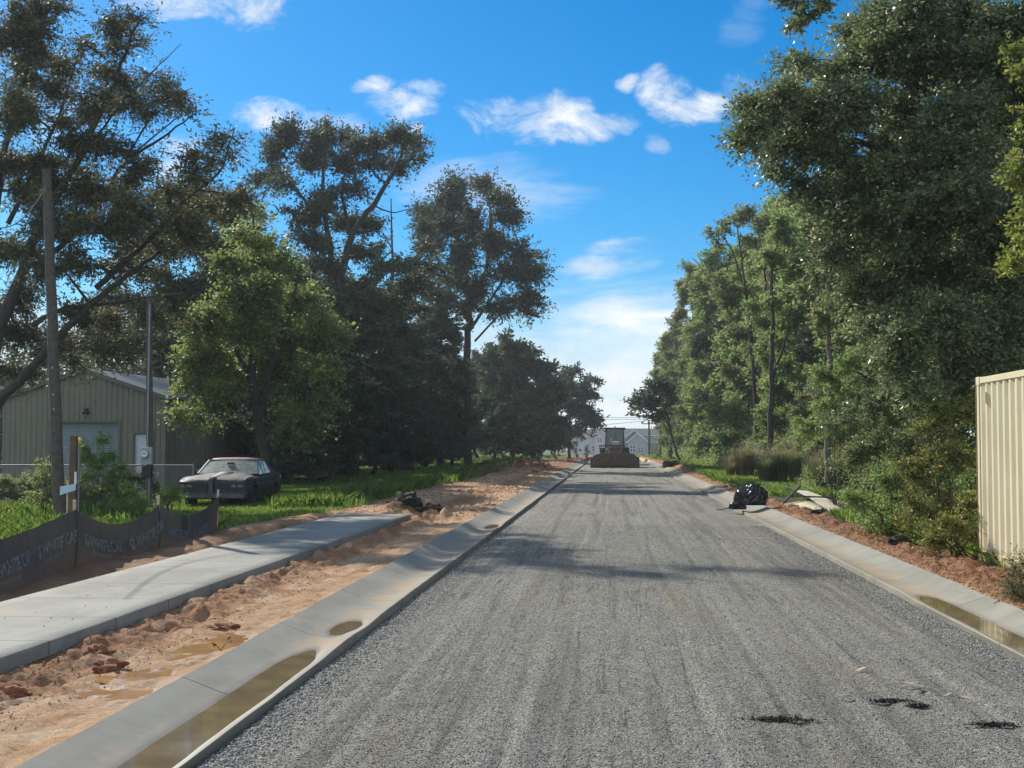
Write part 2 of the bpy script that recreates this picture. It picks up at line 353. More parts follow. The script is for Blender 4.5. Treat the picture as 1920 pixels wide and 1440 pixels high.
# rolled kerbs with a gutter: profile runs from the road lip to the back
WL = .036
def kerb(name, x0, x1, pud, face):
    prof = [(0, -.16, 1), (0, .046, 1), (.012, .056, 1), (.06, .050, 0), (.14, .034, 0), (.22, .023, 0), (.30, .020, 0), (.38, .023, 0), (.46, .032, 0), (.54, .046, 0), (.62, .064, 0), (.70, .085, 0), (.78, .108, 0), (.88, .136, 0), (.985, .162, 1), (1, .152, 1), (1, -.16, 1)]
    yy = axis([(-6, 5, .5), (5, 24, .08), (24, 60, .25), (60, 136, 1)])
    T = np.array([p[0] for p in prof]); Zp = np.array([p[1] for p in prof])
    yv = yy[:, None]; und = .024 + .006 * fbm(yv * .35, yv * 0 + x0, 3, 60) + .007 * fbm(yv * 1.3, T[None] * 2.5 + x0, 3, 62)
    for (a, b, dp) in pud: und = und - (dp + .020) * ss(yv, a - .8, a + .5) * (1 - ss(yv, b - .5, b + .8))
    top = (Zp > 0)[None]; w = x0 + (x1 - x0) * T[None] + 0.006 * fbm(yv * .6, yv * 0, 2, 61) * top
    mid = np.exp(-((T - .28) / .3) ** 2)[None]
    Zz = Zp[None] + und * (.35 + .65 * mid) * top + fall(yv)
    Xx = np.broadcast_to(w, Zz.shape); Yy = np.broadcast_to(yv, Zz.shape)
    Fc = gridf(len(yy), len(T)); Fc = Fc if x1 > x0 else Fc[:, ::-1]
    o = mesh_np(name, np.stack([Xx, Yy, Zz], -1).reshape(-1, 3), Fc, M['curb'], None, True); tag(o, kind='structure')
    try: o.data.set_sharp_from_angle(angle=R(35))
    except Exception: pass
    wetv = 1 - ss(Zz, WL - .002, WL + .013 + .006 * fbm(Yy * 2, Xx * 2, 2, 3)); wetv = wetv * np.clip(.15 + sum((ss(Yy, a - 1.5, a) * (1 - ss(Yy, b, b + 1.5)) for a, b, d in pud)), 0, 1)
    fattr(o, 'wet', np.clip(wetv, 0, 1)); fattr(o, 'mud', np.broadcast_to(np.exp(-((T - .3) / .24) ** 2)[None], Zz.shape) + 0 * Zz); return o
kerb('kerb_left', LE, LB, [(5.5, 11.3, .012), (12.9, 13.35, .012), (29, 29.8, .012), (72, 84, .02)], 1)
kerb('kerb_right', RE, RB, [(11.3, 16, .012)], -1)
def puddle(name, pts, z, m):
    MB().add([(x, y, z) for x, y in pts], [tuple(range(len(pts)))]).build(name, m) and None
def gutter_water(x0, x1, a, b, m, z=WL):
    o = MB().add([(x0, a, z), (x1, a, z), (x1, b, z), (x0, b, z)], [(0, 1, 2, 3)]).build('puddle', m); tag(o, kind='structure')
for a, b in ((5.0, 11.9), (12.6, 13.6), (13.9, 15.2), (28.6, 30.2), (71, 85)): gutter_water(-2.92, -2.45, a, b, M['mudwater'])
gutter_water(3.56, 3.95, 10.6, 16.9, M['mudwater'])
for cx, cy, sx, sy in DP:
    n = 28; pts = []
    zc = float(min(soil_pts(cx, cy), 1)); lev = zc + .011
    pts = [(max(-9, min(-3.15, cx + sx * 1.5 * math.cos(2 * math.pi * i / n))), cy + sy * 1.5 * math.sin(2 * math.pi * i / n), lev) for i in range(n)]
    tag(MB().add(pts, [tuple(range(n))]).build('puddle', M['orangewater']), kind='structure')

# sidewalk slab
nx = 9; yy = axis([(-6, 5, .6), (5, SWY, .25)]); T = np.linspace(0, 1, nx)
prof = [(SWL, -.02)] + [(SWL, .193)] + [(SWL + .01 + (SWR - SWL - .02) * t, .205) for t in T] + [(SWR, .193), (SWR, -.02)]
Xx = np.array([p[0] for p in prof])[None] + 0 * yy[:, None]; Zz = np.array([p[1] for p in prof])[None] + .004 * fbm(yy[:, None] * .3, 0 * yy[:, None], 2, 70) + np.where(np.array([p[1] for p in prof]) < 0, .02 * fbm(yy[:, None] * 2, 0 * yy[:, None], 2, 7), 0)
Xx = Xx + .012 * fbm(yy[:, None] * .5 + 0 * Xx, Xx * 0 + Xx[:1] * .01, 3, 71)
Vw = np.stack([Xx, yy[:, None] + 0 * Xx, Zz], -1).reshape(-1, 3); Fw = gridf(len(yy), len(prof))
sw = mesh_np('sidewalk', Vw, Fw, M['walk']); tag(sw, kind='structure')
me = MB().add([(x, SWY, z) for x, z in prof], [tuple(range(len(prof)))])
e = me.build('sidewalk_end', M['walk']); e.parent = sw


# ------------------------------------------------------------------ foliage
def leaf_quads(Cn, size, flat=.45, aspect=.5, droop=0., dirs=None):
    """one leaf-shaped quad per centre, random attitude"""
    n = len(Cn); d = rng.normal(size=(n, 3)); d[:, 2] *= .7; d[:, 2] -= droop
    if dirs is not None: d = d * .55 + dirs
    d /= np.linalg.norm(d, axis=1, keepdims=True)
    q = rng.normal(size=(n, 3)); q[:, 2] += flat * 2; b = np.cross(d, q); b /= np.linalg.norm(b, axis=1, keepdims=True) + 1e-9
    L = (size * rng.uniform(.65, 1.3, n) / 2)[:, None]; W = L * aspect
    nn = np.cross(d, b); off = d * L * rng.uniform(-.3, .1, (n, 1))
    V = np.stack([Cn - d * L, Cn + off + b * W + nn * L * .12, Cn + d * L, Cn + off - b * W + nn * L * .12], 1)
    return V.reshape(-1, 3)
def leaves_mesh(name, Cn, size, mt, parent, **kw):
    V = leaf_quads(Cn, size, **kw); return mesh_np(name, V, np.arange(len(V)).reshape(-1, 4), mt, parent)
def bend(a, b, n, wob, sag=0.):
    a = np.asarray(a, float); b = np.asarray(b, float); t = np.linspace(0, 1, n)[:, None]; L = np.linalg.norm(b - a)
    p = a + (b - a) * t; w = rng.normal(size=3) * wob * L; w2 = rng.normal(size=3) * wob * L * .5
    return p + np.sin(math.pi * t) * w + np.sin(2 * math.pi * t) * w2 + np.array([0, 0, 1]) * sag * L * np.sin(math.pi * t)
def build_tree(name, label, cat, base, skel, blobs, nleaf, leaf, mt, bark, group=None, sub=2.2, subr=.42, flat=.5, twig=.016, aspect=.5, droop=.1, fill=.25, crown='crown'):
    """skel: list of (pts Nx3, r0, r1) ; blobs: list of (centre, (rx,ry,rz)); real branches run from the skeleton to every clump"""
    base = np.array(base, float); root = empty(name, tuple(base), label, cat, group); tubes = []; nodes = []; nrad = []
    for pts, r0, r1 in skel:
        pts = np.asarray(pts, float)
        m = max(4, len(pts) * 4); ti = np.linspace(0, len(pts) - 1, m); P3 = np.stack([np.interp(ti, range(len(pts)), pts[:, k]) for k in range(3)], -1)
        for _ in range(2): P3[1:-1] = (P3[:-2] + 2 * P3[1:-1] + P3[2:]) / 4
        P3[1:-1] += rng.normal(size=(m - 2, 3)) * r0 * .18
        rad = np.linspace(r0, r1, m); tubes.append((P3, rad, 9)); nodes += list(P3[m // 5:]); nrad += list(rad[m // 5:])
    nodes = [np.array(q) for q in nodes]
    cents = []; wts = []
    vols = np.array([max(b[1][0] * b[1][1] * b[1][2], .02) ** .72 for b in blobs]); vols = vols / vols.sum()
    for (c, r), vv in zip(blobs, vols):
        c = np.array(c, float); r = np.array(r, float); N = np.array(nodes)
        dv = N - c; cost = np.linalg.norm(dv, axis=1) + 1.2 * np.clip(dv[:, 2], 0, None)
        k = int(np.argmin(cost)); a = N[k]; L = np.linalg.norm(c - a); r0 = min(nrad[k] * .7, .02 + .018 * L)
        mid = bend(a, c, 7, .06, .06); tubes.append((mid, np.linspace(r0, max(twig, r0 * .45), 7), 6)); nodes += list(mid[2:]); nrad += [r0 * .6] * 5
        ns = max(3, int(sub * (r[0] * r[1] * r[2]) ** (2 / 3) / subr ** 2 * .55))
        for i in range(ns):
            d = rng.normal(size=3); d /= np.linalg.norm(d); q = c + d * r * (rng.uniform(fill, 1) ** .6); s0 = mid[rng.integers(3, 7)]
            tw = bend(s0, q, 5, .1, .03); tubes.append((tw, np.linspace(twig, twig * .35, 5), 3)); cents.append((q, tw, vv / ns))
    allc = []
    # every clump is a set of sprays: short twigs growing out of the branch with leaves set along both sides
    per = 11; dirs = []; S0, S1 = [], []
    for q, tw, wgt in cents:
        m = max(2, int(nleaf * wgt * rng.uniform(.35, 1.65) / per + .5)); out = tw[-1] - tw[0]; out = out / (np.linalg.norm(out) + 1e-6)
        k = rng.integers(1, 5, m); f = rng.random((m, 1)); st = tw[k - 1] * (1 - f) + tw[k] * f
        d = rng.normal(size=(m, 3)) * .8 + out * .75; d[:, 2] = d[:, 2] * .65 + .12 - droop * .35; d /= np.linalg.norm(d, axis=1, keepdims=True)
        ln = subr * rng.uniform(.45, 1.55, (m, 1)); en = st + d * ln; en[:, 2] -= .10 * ln[:, 0] * (1 + droop); S0.append(st); S1.append(en)
    S0 = np.concatenate(S0); S1 = np.concatenate(S1); m = len(S0); tt = np.linspace(.22, 1.04, per)[None, :, None] + rng.uniform(-.04, .04, (m, per, 1))
    D = (S1 - S0)[:, None]; LN = np.linalg.norm(D, axis=2, keepdims=True); Dn = D / (LN + 1e-6); side = np.cross(Dn, rng.normal(size=(m, per, 3)) * .6 + np.array([0, 0, 1.])); side /= np.linalg.norm(side, axis=2, keepdims=True) + 1e-6
    sg = np.where(np.arange(per) % 2, 1., -1.)[None, :, None]; ld = Dn * .75 + side * sg * .9
    allc.append((S0[:, None] + D * tt + ld * leaf * .5 + rng.normal(size=(m, per, 3)) * subr * .07).reshape(-1, 3)); dirs = ld.reshape(-1, 3)
    a_ = np.cross(D[:, 0], rng.normal(size=(m, 3))); a_ /= np.linalg.norm(a_, axis=1, keepdims=True) + 1e-6; w_ = a_ * (twig * .3 + .0015)
    b_ = np.cross(Dn[:, 0], a_) * (twig * .3 + .0015); TV = np.stack([S0 + w_, S0 - w_, S1 - w_ * .3, S1 + w_ * .3, S0 + b_, S0 - b_, S1 - b_ * .3, S1 + b_ * .3], 1).reshape(-1, 3) - base
    tubes_mesh('trunk', [(p - base, r, n) for p, r, n in tubes], bark, root, extra=(TV, np.arange(len(TV)).reshape(-1, 4)))
    leaves_mesh(crown, np.concatenate(allc) - base, leaf, mt, root, flat=flat, aspect=aspect, droop=0, dirs=dirs)
    return root
def px_tree(name, label, Y, base_px, limbs, blobs, nleaf, leaf, mt, bark=None, depth=1.0, ydisp=1.6, cat='tree', shrink=1., **kw):
    """limbs: ((px,py,dY),...), r0, r1 ; blobs: (px,py,rpx[,dY])"""
    s = Y / F; g = P(base_px, 833, Y); base = (g.x, Y, gz(g.x, Y) - .05)
    sk = []
    for pts, r0, r1 in limbs: sk.append((np.array([tuple(P(p[0], p[1], Y + (p[2] if len(p) > 2 else 0))) for p in pts]), r0, r1))
    bl = []
    for b in blobs:
        dY = b[3] if len(b) > 3 else rng.uniform(-ydisp, ydisp); r = b[2] * s * shrink; bl.append((tuple(P(b[0], b[1], Y + dY)), (r, r * depth, r * .85)))
    return build_tree(name, label, cat, base, sk, bl, nleaf, leaf, mt, bark or M['bark'], **kw)
def copy_thing(o, loc, rz, sc, label=None, group=None):
    c = o.copy(); C.objects.link(c); c.location = loc; c.rotation_euler = (0, 0, rz); c.scale = sc
    if label: c['label'] = label
    if group: c['group'] = group
    for ch in o.children:
        d = ch.copy(); C.objects.link(d); d.parent = c
    return c

# --- the leaning pecan that fills the upper left
PEC = [((215, -60, 40), (280, -60, 32), (335, -75, 26), (30, 60, 75), (95, 20, 45), (60, 130, 60), (20, 210, 75), (110, 110, 40), (90, 165, 45), (10, 300, 60), (150, 75, 28), (160, 170, 26)),
       ((262, 35, 24), (225, 40, 34), (232, 85, 42), (222, 135, 42), (205, 185, 38), (175, 225, 40), (250, 185, 34), (300, 150, 34), (325, 175, 32), (290, 200, 32), (340, 205, 20), (120, 240, 30)),
       ((150, 275, 55), (220, 280, 45), (80, 290, 55), (50, 360, 65), (130, 350, 60), (200, 350, 55), (255, 330, 38), (100, 420, 70), (190, 420, 62), (260, 400, 48), (320, 370, 40), (370, 330, 34), (395, 295, 36), (425, 262, 28), (438, 300, 20), (360, 280, 24), (340, 420, 50), (400, 400, 42), (440, 370, 36), (300, 450, 46)),
       ((30, 470, 60), (20, 560, 60), (110, 500, 60), (180, 500, 55), (250, 490, 45), (60, 620, 60), (140, 590, 42), (200, 600, 40), (270, 600, 36), (330, 570, 28), (130, 650, 42), (200, 655, 34), (30, 690, 45), (255, 670, 24))]
px_tree('pecan_tree', 'tall loose pecan tree with olive leaves and upswept bare-tipped limbs over the metal garage', 38, -60,
        [(((-60, 905), (-45, 800), (-10, 640), (45, 500), (100, 375), (150, 300), (210, 165), (262, 40)), .27, .03),
         (((-45, 800), (20, 735, -1), (80, 665, -1.5), (150, 590, -1.5), (230, 520, -1), (300, 470, -.5)), .16, .05),
         (((45, 500), (110, 470, 1), (180, 390, 1), (235, 300, 1), (310, 255, .8), (368, 212, .5)), .11, .015),
         (((180, 540, -1), (280, 450, -1), (350, 370, -.6), (415, 325, -.4), (440, 240, -.2)), .09, .015),
         (((60, 610, -1), (115, 577, -1), (225, 567, -1.2), (300, 553, -1.2), (375, 549, -1)), .08, .015),
         (((-10, 640), (-10, 400), (20, 220), (60, 100), (100, 0)), .14, .03),
         (((15, 420), (60, 330), (110, 225), (150, 90)), .08, .02),
         (((150, 300), (230, 190, .5), (290, 130, .5), (340, 82, .5)), .04, .008),
         (((235, 300, 1), (300, 190, 1), (355, 168, 1)), .035, .008), (((235, 300, 1), (320, 230, 1), (362, 195, 1), (372, 225, 1)), .03, .006)],
        [b for g in PEC for b in g], 92000, .14, M['pecan'], shrink=.92, ydisp=2.4, sub=3.4, subr=.6, droop=.5, aspect=.36, depth=1.3)
# --- bright green tree behind the car
px_tree('leafy_tree', 'bright yellow-green leafy tree with several stems behind the old car', 46, 497,
        [(((497, 900), (492, 800), (470, 710), (478, 600), (476, 470), (474, 400)), .24, .03), (((490, 790), (505, 690), (540, 600), (560, 520)), .12, .03),
         (((480, 740), (440, 650), (430, 560), (455, 480)), .10, .03), (((492, 800), (560, 720), (620, 660)), .08, .02), (((480, 740), (400, 700), (350, 690)), .07, .02)],
        [(472, 405, 22), (470, 440, 36), (455, 490, 45), (505, 500, 45), (430, 550, 52), (490, 560, 60), (550, 560, 48), (395, 610, 50), (460, 630, 62), (530, 630, 62), (595, 620, 45), (640, 625, 26),
         (375, 675, 50), (440, 700, 55), (520, 700, 60), (590, 695, 48), (350, 725, 34), (395, 755, 34), (340, 770, 22), (425, 745, 28), (560, 765, 45), (610, 760, 34), (540, 815, 24), (590, 805, 24), (385, 785, 18)],
        60000, .15, M['bright'], shrink=.85, ydisp=1.8, sub=3.6, subr=.65, aspect=.6)
# --- the two tall trees left of the road
px_tree('tall_tree', 'tall dark tree with forked bare limbs and a ragged flat-topped crown behind the leafy tree', 72, 628,
        [(((628, 900), (632, 640), (640, 520), (655, 440), (700, 385), (738, 325), (762, 265)), .3, .07), (((632, 600), (615, 440), (602, 350), (612, 290)), .2, .05),
         (((655, 440), (640, 360), (655, 280)), .12, .04), (((602, 420), (560, 360), (525, 300)), .12, .04), (((700, 385), (735, 400, .5), (772, 391, .5)), .05, .02), (((634, 610), (670, 530), (735, 470)), .1, .03)],
        [(515, 275, 34), (545, 262, 36), (500, 325, 32), (575, 300, 38), (530, 345, 32), (600, 262, 30), (632, 255, 38), (668, 275, 36), (690, 300, 28), (645, 310, 38), (712, 262, 26), (742, 262, 34), (770, 262, 26), (778, 300, 20), (745, 310, 26), (660, 355, 34), (600, 380, 42), (560, 400, 40),
         (690, 420, 30), (640, 430, 36), (580, 450, 45), (550, 500, 42), (620, 500, 42), (690, 480, 38), (735, 500, 34), (650, 550, 42), (590, 560, 42), (715, 560, 36), (760, 540, 32), (790, 520, 30), (815, 500, 22)],
        46000, .21, M['tall'], shrink=.88, ydisp=3, sub=4, subr=.85, twig=.03, aspect=.5)
px_tree('dead_tree', 'slender half-bare snag standing between the two tall dark trees', 80, 735,
        [(((735, 900), (735, 620), (737, 480), (733, 372)), .16, .03), (((737, 520), (790, 470), (850, 430), (900, 418)), .07, .02), (((737, 470), (715, 430)), .04, .02)],
        [(738, 560, 30), (765, 500, 26), (725, 600, 30), (790, 455, 14)], 4500, .25, M['tall'], sub=2, subr=.5, twig=.03)
px_tree('tall_tree', 'tall dark tree with a broad rounded top nearest the road gap on the left', 102, 878,
        [(((878, 880), (874, 640), (885, 560), (868, 470), (850, 400)), .34, .07), (((880, 580), (915, 500), (920, 400), (915, 350)), .2, .06), (((880, 620), (935, 540), (975, 470)), .14, .05),
         (((876, 600), (830, 520), (805, 430)), .12, .05), (((890, 640), (935, 590), (990, 570), (1012, 560)), .09, .03)],
        [(852, 345, 24), (835, 375, 30), (870, 370, 34), (905, 355, 30), (935, 370, 28), (800, 395, 28), (790, 425, 24), (840, 420, 42), (890, 420, 45), (935, 415, 30), (955, 400, 18), (820, 465, 38), (870, 475, 45), (920, 465, 42), (960, 470, 28), (990, 480, 22), (985, 510, 26), (1012, 510, 16),
         (950, 520, 34), (900, 530, 36), (850, 530, 32), (975, 555, 26), (1010, 570, 20), (1000, 590, 14), (930, 570, 26), (880, 580, 26), (830, 570, 30), (800, 540, 26)],
        50000, .26, M['tall'], shrink=.88, ydisp=4, sub=4, subr=1.1, twig=.04)
px_tree('road_tree', 'dark rounded tree beyond the tall ones, left of the road gap', 132, 962,
        [(((962, 872), (960, 780), (965, 700)), .2, .08), (((962, 800), (1000, 740), (1030, 720)), .1, .04)],
        [(958, 650, 26), (930, 672, 32), (990, 668, 34), (960, 700, 46), (915, 710, 32), (1015, 700, 34), (1040, 720, 22), (985, 740, 42), (930, 750, 42), (1035, 750, 34), (960, 790, 44), (1010, 795, 44), (915, 795, 34), (1045, 800, 28), (985, 835, 26), (930, 832, 26), (1040, 835, 20)],
        42000, .46, M['darkleaf'], ydisp=4, sub=2.2, subr=.9, twig=.05)
px_tree('road_tree', 'small dark spreading tree farthest down the left side by the white house', 165, 1068,
        [(((1068, 860), (1066, 800), (1075, 730)), .2, .08), (((1066, 810), (1100, 770), (1112, 740)), .1, .05)],
        [(1062, 700, 18), (1040, 715, 22), (1075, 730, 26), (1108, 712, 10), (1098, 735, 18), (1050, 755, 32), (1085, 768, 24), (1105, 775, 14), (1045, 795, 30), (1075, 800, 20), (1100, 797, 16), (1122, 800, 9), (1120, 790, 8), (1050, 828, 16)],
        14000, .5, M['darkleaf'], ydisp=5, sub=2.2, subr=1.0, twig=.05)

# --- generic forest trees: a few kinds built once, then copied one by one
def generic(name, label, h, r, nleaf, leaf, mt, low=.12, seed=0, bark=None, stems=1, top=.55, **kw):
    global rng
    rng = np.random.default_rng(100 + seed); sk = []; bl = []
    for s in range(stems):
        lean = rng.normal(size=2) * h * .05; b = np.array([rng.normal() * .25 * (s > 0), rng.normal() * .25 * (s > 0), 0])
        tip = np.array([b[0] + lean[0] + rng.normal() * r * .25 * (stems > 1), b[1] + lean[1], h * .93]); tr = bend(b, tip, 8, .025); sk.append((tr, .011 * h + .04, .03))
        for k in range(5):
            i = rng.integers(3, 7); a = rng.uniform(0, 6.28); e = tr[i] + np.array([math.cos(a) * r * .6, math.sin(a) * r * .6, h * rng.uniform(.05, .16)]); sk.append((bend(tr[i], e, 5, .06), .05, .02))
    nb = int(22 * (h / 14))
    for k in range(nb):
        f = low + (1 - low) * (k + .5) / nb; prof = math.sin(math.pi * min(1, (f ** .8) * .86 + .1)) ** .6; a = k * 2.4 + rng.uniform(-.5, .5); rr = r * prof * rng.uniform(.35, .8) * (1 if f < .93 else .3)
        br = r * rng.uniform(.33, .5) * (1 if f < .9 else .7)
        bl.append(((math.cos(a) * rr + sk[0][0][-1][0] * f, math.sin(a) * rr + sk[0][0][-1][1] * f, h * f), (br, br, br * .85)))
    o = build_tree(name, label, kw.pop('cat', 'tree'), (0, 0, 0), sk, bl, nleaf, leaf, mt, bark or M['bark'], **kw); return o
K = {}
K['a'] = generic('forest_tree', 'x', 15, 2.6, 40000, .21, M['wood'], .08, 1, subr=.5, sub=2.6)
K['b'] = generic('forest_tree', 'x', 16, 2.3, 36000, .21, M['wood2'], .25, 2, subr=.5, sub=2.4)
K['c'] = generic('forest_tree', 'x', 14, 2.8, 38000, .22, M['darkleaf'], .1, 3, subr=.5, sub=2.4)
K['d'] = generic('forest_tree', 'x', 12, 2.2, 34000, .19, M['wood'], .05, 4, subr=.45, sub=2.6, stems=2)
K['e'] = generic('sapling', 'x', 5.5, 1.5, 13000, .11, M['wood'], .04, 5, subr=.33, sub=2.6, stems=3)
K['f'] = generic('sapling', 'x', 4.5, 1.3, 11000, .10, M['wood2'], .04, 6, subr=.3, sub=2.4, stems=3)
used = set()
def place(k, x, y, h, label, group=None, wide=1.0, rz=None, cat=None):
    o = K[k]; H = {'a': 15, 'b': 16, 'c': 14, 'd': 12, 'e': 5.5, 'f': 4.5}[k]; s = h / H; rz = random.uniform(0, 6.28) if rz is None else rz
    loc = (x, y, gz(x, y) - .05); sc = (s * wide, s * wide, s)
    if k not in used:
        used.add(k); o.location = loc; o.rotation_euler = (0, 0, rz); o.scale = sc; o['label'] = label
        if group: o['group'] = group
    else: o = copy_thing(o, loc, rz, sc, label, group)
    if cat: o['category'] = cat
    return o
# right-hand wood: front row hero trees with their trunks showing
px_tree('forest_tree', 'slender tall tree with tufted feathery top leaning out of the woods on the right', 72, 1425,
        [(((1425, 885), (1418, 780), (1410, 640), (1395, 520), (1382, 420)), .14, .03), (((1416, 700), (1440, 600), (1432, 480), (1412, 405)), .09, .02), (((1400, 560), (1375, 470), (1350, 435)), .06, .02)],
        [(1348, 432, 18), (1366, 418, 12), (1384, 408, 17), (1412, 402, 18), (1430, 420, 16), (1350, 460, 9), (1400, 450, 16), (1340, 520, 20), (1365, 560, 28), (1400, 540, 26), (1430, 500, 26), (1380, 620, 30), (1440, 600, 28), (1360, 690, 26)],
        12000, .2, M['wood2'], ydisp=1, sub=2.2, subr=.45, twig=.02)
px_tree('forest_tree', 'straight dark-trunked tree in front of the woods above the tall grass', 62, 1447,
        [(((1447, 892), (1444, 760), (1450, 620), (1446, 500), (1460, 430)), .16, .03), (((1444, 720), (1480, 620), (1490, 560)), .08, .02)],
        [(1470, 430, 34), (1440, 480, 30), (1490, 500, 40), (1455, 560, 32), (1500, 600, 36), (1420, 570, 24), (1480, 690, 30)], 11000, .19, M['wood'], ydisp=1, subr=.42, twig=.02)
px_tree('forest_tree', 'pale-trunked tree showing between the leaves of the woods', 44, 1552,
        [(((1552, 905), (1553, 780), (1556, 660), (1550, 560), (1560, 450)), .12, .04)],
        [(1560, 470, 40), (1530, 520, 36), (1590, 530, 40), (1550, 590, 26), (1600, 640, 34)], 7000, .15, M['wood2'], M['barkpale'], ydisp=.8, subr=.4)
px_tree('forest_tree', 'thin curved tree leaning over the verge near the far houses', 118, 1272,
        [(((1275, 866), (1262, 830), (1252, 780), (1235, 740)), .12, .04), (((1255, 800), (1240, 770), (1215, 760)), .06, .03)],
        [(1198, 760, 14), (1215, 740, 18), (1232, 722, 18), (1238, 758, 18), (1218, 780, 9), (1192, 770, 8), (1255, 735, 20), (1252, 772, 10)], 4200, .36, M['darkleaf'], ydisp=2, subr=.8, sub=2, twig=.04)
rnd = random.Random(5)
WL_ = {'a': 'green full-leaved tree in the dense wood on the right', 'b': 'olive-leaved tall tree in the dense wood on the right', 'c': 'dark-leaved tree in the dense wood on the right', 'd': 'two-stemmed green tree in the dense wood on the right'}
WG = {'a': 'green trees of the right-hand wood', 'b': 'olive trees of the right-hand wood', 'c': 'dark trees of the right-hand wood', 'd': 'two-stemmed trees of the right-hand wood'}
y = 33.0; i = 0
while y < 190:
    k = 'abdabdcab'[i % 9]; x = 9.3 + rnd.uniform(-.6, 1.2) + (.8 if y < 60 else 0); h = float(np.interp(y, [30, 60, 80, 105, 140, 200, 320], [10.5, 12.5, 16.4, 17.2, 16.4, 14.3, 13])) * rnd.uniform(.9, 1.06)
    if y > 150: x = 8.6 + rnd.uniform(-.8, .8)
    place(k, x, y, h, WL_[k], WG[k]); y += rnd.uniform(2.6, 4.2) * (1 + y / 200); i += 1
y = 30.0
while y < 185:
    k = 'badabd'[i % 6]; x = 13.6 + rnd.uniform(-1, 1.6); h = float(np.interp(y, [30, 60, 80, 105, 140, 200, 320], [12, 13.5, 17.2, 17.6, 17, 15.5, 15])) * rnd.uniform(.92, 1.06)
    place(k, x, y, h, WL_[k], WG[k], wide=1.2); y += rnd.uniform(4, 6) * (1 + y / 250); i += 1
y = 24.0
while y < 150:
    k = 'ef'[i % 2]; x = 7.9 + rnd.uniform(-.3, .6) + (.5 if y > 50 else 0); h = rnd.uniform(2.8, 5.2)
    place(k, x, y, h, {'e': 'green leafy sapling at the foot of the right-hand wood', 'f': 'olive-leaved sapling at the foot of the right-hand wood'}[k], {'e': 'green saplings along the wood', 'f': 'olive saplings along the wood'}[k])
    y += rnd.uniform(2.0, 3.4) * (1 + y / 120); i += 1
# behind: the depth of the wood, nobody could count it
def mass(name, label, fn, n, leaf, mt, nb, br):
    """many leaf clumps filling the volume fn() draws from"""
    c = np.array([fn() for _ in range(nb)]); idx = rng.integers(0, nb, n); g = rng.normal(size=(n, 3)) * br * np.array([.6, .6, .5])
    o = leaves_mesh(name, c[idx] + g, leaf, mt, None); return tag(o, label, 'woodland', kind='stuff')
def fr():
    y = 24 + 170 * rnd.random() ** 1.3; x = rnd.uniform(12, 24); top = float(np.interp(y, [24, 60, 105, 200, 330], [11, 12.5, 15, 15.5, 13])); return (x, y, .3 + (top - .3) * rnd.random() ** .85 + fall(y))
mass('woodland', 'deep mass of leaves filling the wood behind the front trees on the right', fr, 120000, .34, M['darkleaf'], 2600, 1.0)
def fl():
    x = rnd.uniform(-70, -19); return (x, rnd.uniform(82, 100), rnd.random() ** .8 * (8.2 + 2.2 * math.sin(x * .35) + 1.2 * math.sin(x * 1.1)))
mass('woodland', 'dark mass of far trees behind the metal garage', fl, 70000, .42, M['darkleaf'], 1100, 1.2)
# dark trees along the left lawn between the leafy tree and the road gap
dk = [(-14.9, 58, 9.4, 'dense dark tree beside the leafy tree, its leaves reaching the lawn', 1.5), (-15.8, 64, 10.9, 'dense dark tree below the ragged forked crown', 1.5), (-14.6, 70, 10.4, 'wide dark tree behind the weedy lawn edge', 1.6), (-15.2, 77, 11.6, 'dense dark tree left of the sky gap under the rounded top', 1.5),
      (-14.3, 84, 11.1, 'dark bushy tree midway along the dirt strip', 1.6), (-14.5, 91, 12.4, 'dark bushy tree at the foot of the slender snag', 1.5), (-13.8, 98, 11.6, 'dark bushy tree in front of the tall broad-topped trunk', 1.5), (-13.6, 106, 13.0, 'last dark bushy tree before the grass opening', 1.3),
      (-19.5, 66, 10.6, 'dark tree set back behind the leafy tree', 1.5), (-20.5, 80, 11.8, 'dark tree set back deep behind the snag', 1.5), (-19, 96, 14.2, 'dark tree set back behind the broad-topped tall tree', 1.5), (-24, 72, 10.1, 'dark tree behind the garage side wall', 1.6)]
for x, y, h, lb, wd in dk: place('c', x, y, h, lb, wide=wd)
for x, y, h in ((-17, 112, 9), (-14.5, 126, 10), (-12.5, 142, 11), (-15, 150, 12), (-12.8, 160, 11), (-13, 176, 11), (-12.5, 192, 10), (-16, 185, 11), (-12.5, 215, 10), (-13, 240, 10), (-18, 135, 11), (-20, 165, 12)):
    place('c', x, y, h, 'dark tree in the far row left of the road', 'dark trees of the far left row', wide=1.5)
for x, y, h, lb in ((-13.4, 56, 4.6, 'low dark bush right behind the leafy tree trunk'), (-13.1, 61, 5.2, 'low dark bush where the lawn meets the trees'), (-13.0, 66, 4.8, 'low dark bush behind the pale seeding weeds'), (-12.9, 71.5, 5.5, 'low dark bush left of the weedy corner'), (-12.7, 77, 5, 'low dark bush in the middle of the shaded row'),
      (-12.6, 83, 5.6, 'low dark bush below the snag'), (-12.5, 89, 5.4, 'low dark bush past the snag'), (-12.3, 95, 6, 'low dark bush before the broad-topped tree'), (-12.1, 101, 6.6, 'last low dark bush by the trunk of the broad-topped tree')): place('c', x, y, h, lb, wide=1.9, cat='bush')
